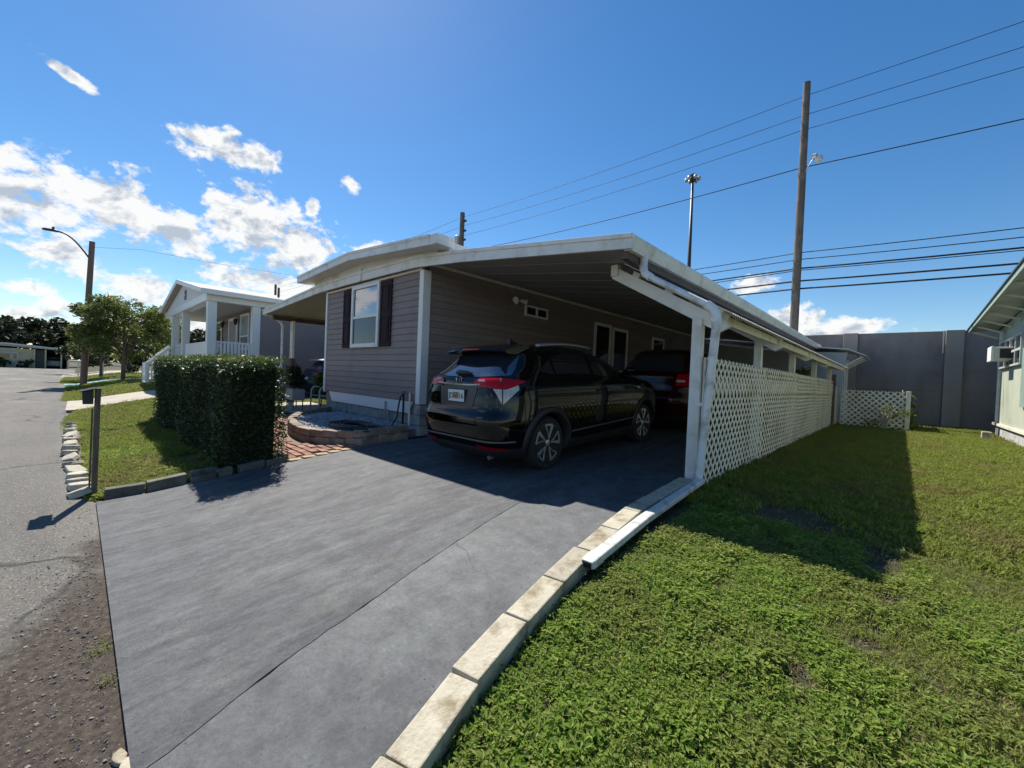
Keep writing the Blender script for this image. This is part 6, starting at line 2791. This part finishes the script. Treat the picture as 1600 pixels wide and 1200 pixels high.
def scatter(name, pts, scl, kd, tilt=.25, parent=None):
    k = len(pts)
    if k == 0:
        return None
    me = bpy.data.meshes.new(name)
    off = np.array(world_loc(parent))
    me.vertices.add(k)
    me.vertices.foreach_set('co', (np.asarray(pts) - off).astype(np.float32).ravel())
    rot = np.c_[nr.normal(size=k) * tilt, nr.normal(size=k) * tilt, nr.rand(k) * 2 * PI].astype(np.float32)
    a = me.attributes.new('rot', 'FLOAT_VECTOR', 'POINT')
    a.data.foreach_set('vector', rot.ravel())
    a = me.attributes.new('scl', 'FLOAT', 'POINT')
    a.data.foreach_set('value', np.asarray(scl, np.float32))
    me.update()
    o = bpy.data.objects.new(name, me)
    COL.objects.link(o)
    if parent is not None:
        o.parent = parent
    ng = bpy.data.node_groups.new('scatter', 'GeometryNodeTree')
    ng.interface.new_socket('Geometry', in_out='INPUT', socket_type='NodeSocketGeometry')
    ng.interface.new_socket('Geometry', in_out='OUTPUT', socket_type='NodeSocketGeometry')
    N, L = ng.nodes, ng.links
    gi, go = N.new('NodeGroupInput'), N.new('NodeGroupOutput')
    ci = N.new('GeometryNodeCollectionInfo')
    ci.inputs['Collection'].default_value = TUFTS[kd]
    ci.inputs['Separate Children'].default_value = True
    ci.inputs['Reset Children'].default_value = True
    ip = N.new('GeometryNodeInstanceOnPoints')
    ip.inputs['Pick Instance'].default_value = True
    ra_ = N.new('GeometryNodeInputNamedAttribute')
    ra_.data_type = 'FLOAT_VECTOR'
    ra_.inputs['Name'].default_value = 'rot'
    sa = N.new('GeometryNodeInputNamedAttribute')
    sa.data_type = 'FLOAT'
    sa.inputs['Name'].default_value = 'scl'
    e2r = N.new('FunctionNodeEulerToRotation')
    mp = N.new('GeometryNodeMeshToPoints')
    L.new(gi.outputs[0], mp.inputs['Mesh'])
    L.new(mp.outputs[0], ip.inputs['Points'])
    L.new(ci.outputs[0], ip.inputs['Instance'])
    L.new(ra_.outputs[0], e2r.inputs[0])
    L.new(e2r.outputs[0], ip.inputs['Rotation'])
    L.new(sa.outputs[0], ip.inputs['Scale'])
    L.new(ip.outputs[0], go.inputs[0])
    m = o.modifiers.new('scatter', 'NODES')
    m.node_group = ng
    tag(o, kind='stuff')
    return o


from mathutils import noise as mnoise


def fb(x, y, s, o=0.0):
    return mnoise.fractal(Vector((x * s + o, y * s - o, o)), 1.0, 2.0, 4)


def sample(n, x0, x1, y0, y1, keep):
    out = []
    for _ in range(n):
        x, y = rnd.uniform(x0, x1), rnd.uniform(y0, y1)
        if keep(x, y):
            out.append((x, y, gz(x, y) - .028))
    return out


def bare(x, y):
    # worn patches: sandy strip in the shade, one by the block edging
    d1 = math.hypot((x + .62) / .55, (y - 4.55) / .36)
    d2 = math.hypot((x + .28) / .10, (y - 2.3) / .14)
    d3 = math.hypot((x + .02) / .2, (y - 3.9) / .3)
    d4 = math.hypot((x + .10) / .14, (y - 2.75) / .12)
    d5 = math.hypot((x - .02) / .10, (y - 3.3) / .16)
    return min(d1, d2, d3, d4, d5) + .55 * fb(x, y, 4.0)


def r_edge(x, y):
    return x > curb_x(y) + .19


# foreground lawn right of the drive
R1 = (-1.4, 1.7, .35, 4.2)
pts = sample(17500, *R1, lambda x, y: r_edge(x, y) and bare(x, y) > .75 and x < 1.7 and fb(x, y, 1.6) * .9 + (-.25 - x) * .9 + .42 > rnd.uniform(-.25, .25) and fb(x, y, 7.0, 4) > -.42)
scatter('clover_lawn', pts, [rnd.uniform(.7, 1.15) * (1 + .55 * fb(p[0], p[1], 5.0, 2)) for p in pts], 'broad')
pts = sample(11000, *R1, lambda x, y: r_edge(x, y) and bare(x, y) > .65 and (fb(x, y, 1.6) * .9 + (-.25 - x) * .9 + .05 < rnd.uniform(-.2, .6)))
scatter('grass', pts, [rnd.uniform(.6, 1.1) for _ in pts], 'blade')
pts = sample(1500, *R1, lambda x, y: r_edge(x, y) and bare(x, y) > .5 and fb(x, y, 2.2, 7) > .05)
scatter('tall_grass', pts, [rnd.uniform(.5, .95) for _ in pts], 'long')
pts = sample(5200, *R1, lambda x, y: r_edge(x, y) and (bare(x, y) < .95 or fb(x, y, 2.7, 3) > .18) and rnd.random() < .6)
scatter('dry_grass', pts, [rnd.uniform(.7, 1.2) for _ in pts], 'dry')
# middle and far lawn on the right
pts = sample(13500, -1.6, 3.0, 4.2, 11, lambda x, y: bare(x, y) > .8 and rnd.random() < 1.15 - .06 * (y - 4) and not (x > 2.05))
scatter('grass', pts, [rnd.uniform(.75, 1.15) * (1 + .6 * fb(p[0], p[1], 3.0, 6)) for p in pts], 'far')
pts = sample(9500, -1.6, 2.1, 11, 21.4, lambda x, y: True)
scatter('grass', pts, [rnd.uniform(1.0, 1.5) for _ in pts], 'far')
pts = sample(5200, -1.6, 2.1, 4.2, 21, lambda x, y: bare(x, y) < 1.0 or fb(x, y, 1.3, 3) > .12)
scatter('dry_grass', pts, [rnd.uniform(.9, 1.4) for _ in pts], 'dry')
# lawn with the mailbox
pts = sample(13000, -12.5, -6.33, .12, 2.1, lambda x, y: not (x > -6.5 and y > 1.7) and fb(x, y, 1.1, 5) > -.42)
scatter('grass', pts, [rnd.uniform(.8, 1.2) for _ in pts], 'far')
pts = sample(4200, -9.5, -6.33, .12, 2.1, lambda x, y: not (x > -6.5 and y > 1.7) and fb(x, y, 1.3, 9) > .0)
scatter('clover_lawn', pts, [rnd.uniform(1.0, 1.5) for _ in pts], 'broad')
pts = sample(9000, -17.4, -12.5, -.15, 3.2, lambda x, y: y > -.1 + .1 * math.sin(x))
scatter('grass', pts, [rnd.uniform(1.0, 1.5) for _ in pts], 'far')
pts = sample(12000, -33.3, -21.3, -.3, 4.5, lambda x, y: True)
scatter('grass', pts, [rnd.uniform(1.3, 2.1) for _ in pts], 'far')
pts = sample(8000, -47, -36.3, -.6, 7, lambda x, y: True)
scatter('grass', pts, [rnd.uniform(1.8, 2.6) for _ in pts], 'far')
pts = sample(2600, -14.5, -12.6, 2.6, 5.6, lambda x, y: not (x > -14.2 and y > 3.9))
scatter('grass', pts, [rnd.uniform(1.0, 1.4) for _ in pts], 'far')
pts = sample(4500, -15.2, -10.8, 5.3, 9, lambda x, y: True)
scatter('grass', pts, [rnd.uniform(1.0, 1.4) for _ in pts], 'far')
# weeds in the joints
pts = [(curb_x(y) + .175 + rnd.uniform(-.02, .03), y, slab_z(y) + .0) for y in [rnd.uniform(2.3, 4.2) for _ in range(70)]]
scatter('weeds', pts, [rnd.uniform(.7, 1.2) for _ in pts], 'broad')
pts = [(rnd.uniform(-3.1, -2.6), .15 - abs(rnd.gauss(0, .04)), -.425) for _ in range(4)]
scatter('weeds', pts, [rnd.uniform(.5, .9) for _ in pts], 'far')
# leaf litter and grit along the mouth of the drive
pts = []
for _ in range(4200):
    x, y = rnd.uniform(-6.4, -.6), .12 - abs(rnd.gauss(0, .33))
    if x > -4.6 or rnd.random() < .25:
        pts.append((x, y, -.424))
scatter('grit', pts, [rnd.uniform(.15, .6) if rnd.random() < .85 else rnd.uniform(.6, 1.5) for p in pts], 'grit', .6)
# crumbs and bits of leaf blown on to the drive, more of them near its edges
pts = []
for _ in range(420):
    y = .17 + abs(rnd.gauss(0, .28)) if rnd.random() < .55 else rnd.uniform(.2, 3.4)
    x = rnd.uniform(-6.1, curb_x(y) - .02) if rnd.random() < .6 else curb_x(y) - abs(rnd.gauss(0, .07)) - .01
    pts.append((x, y, slab_z(y) + .001))
scatter('grit', pts, [rnd.uniform(.12, .5) for _ in pts], 'grit', .6)
# pale gravel in the planter
pts = []
while len(pts) < 2600:
    x, y = rnd.uniform(-10.2, -6.5), rnd.uniform(2.7, 4.33)
    if y > planter_y(x) + .19 and (x > -9.9):
        pts.append((x, y, .055 + .02 * rnd.random() + .03 * max(0, fb(x, y, 2))))
scatter('gravel', pts, [rnd.uniform(.5, 1.2) for _ in pts], 'pebble', .6, planter)

for o in OWN:
    if '_own' in o:
        del o['_own']
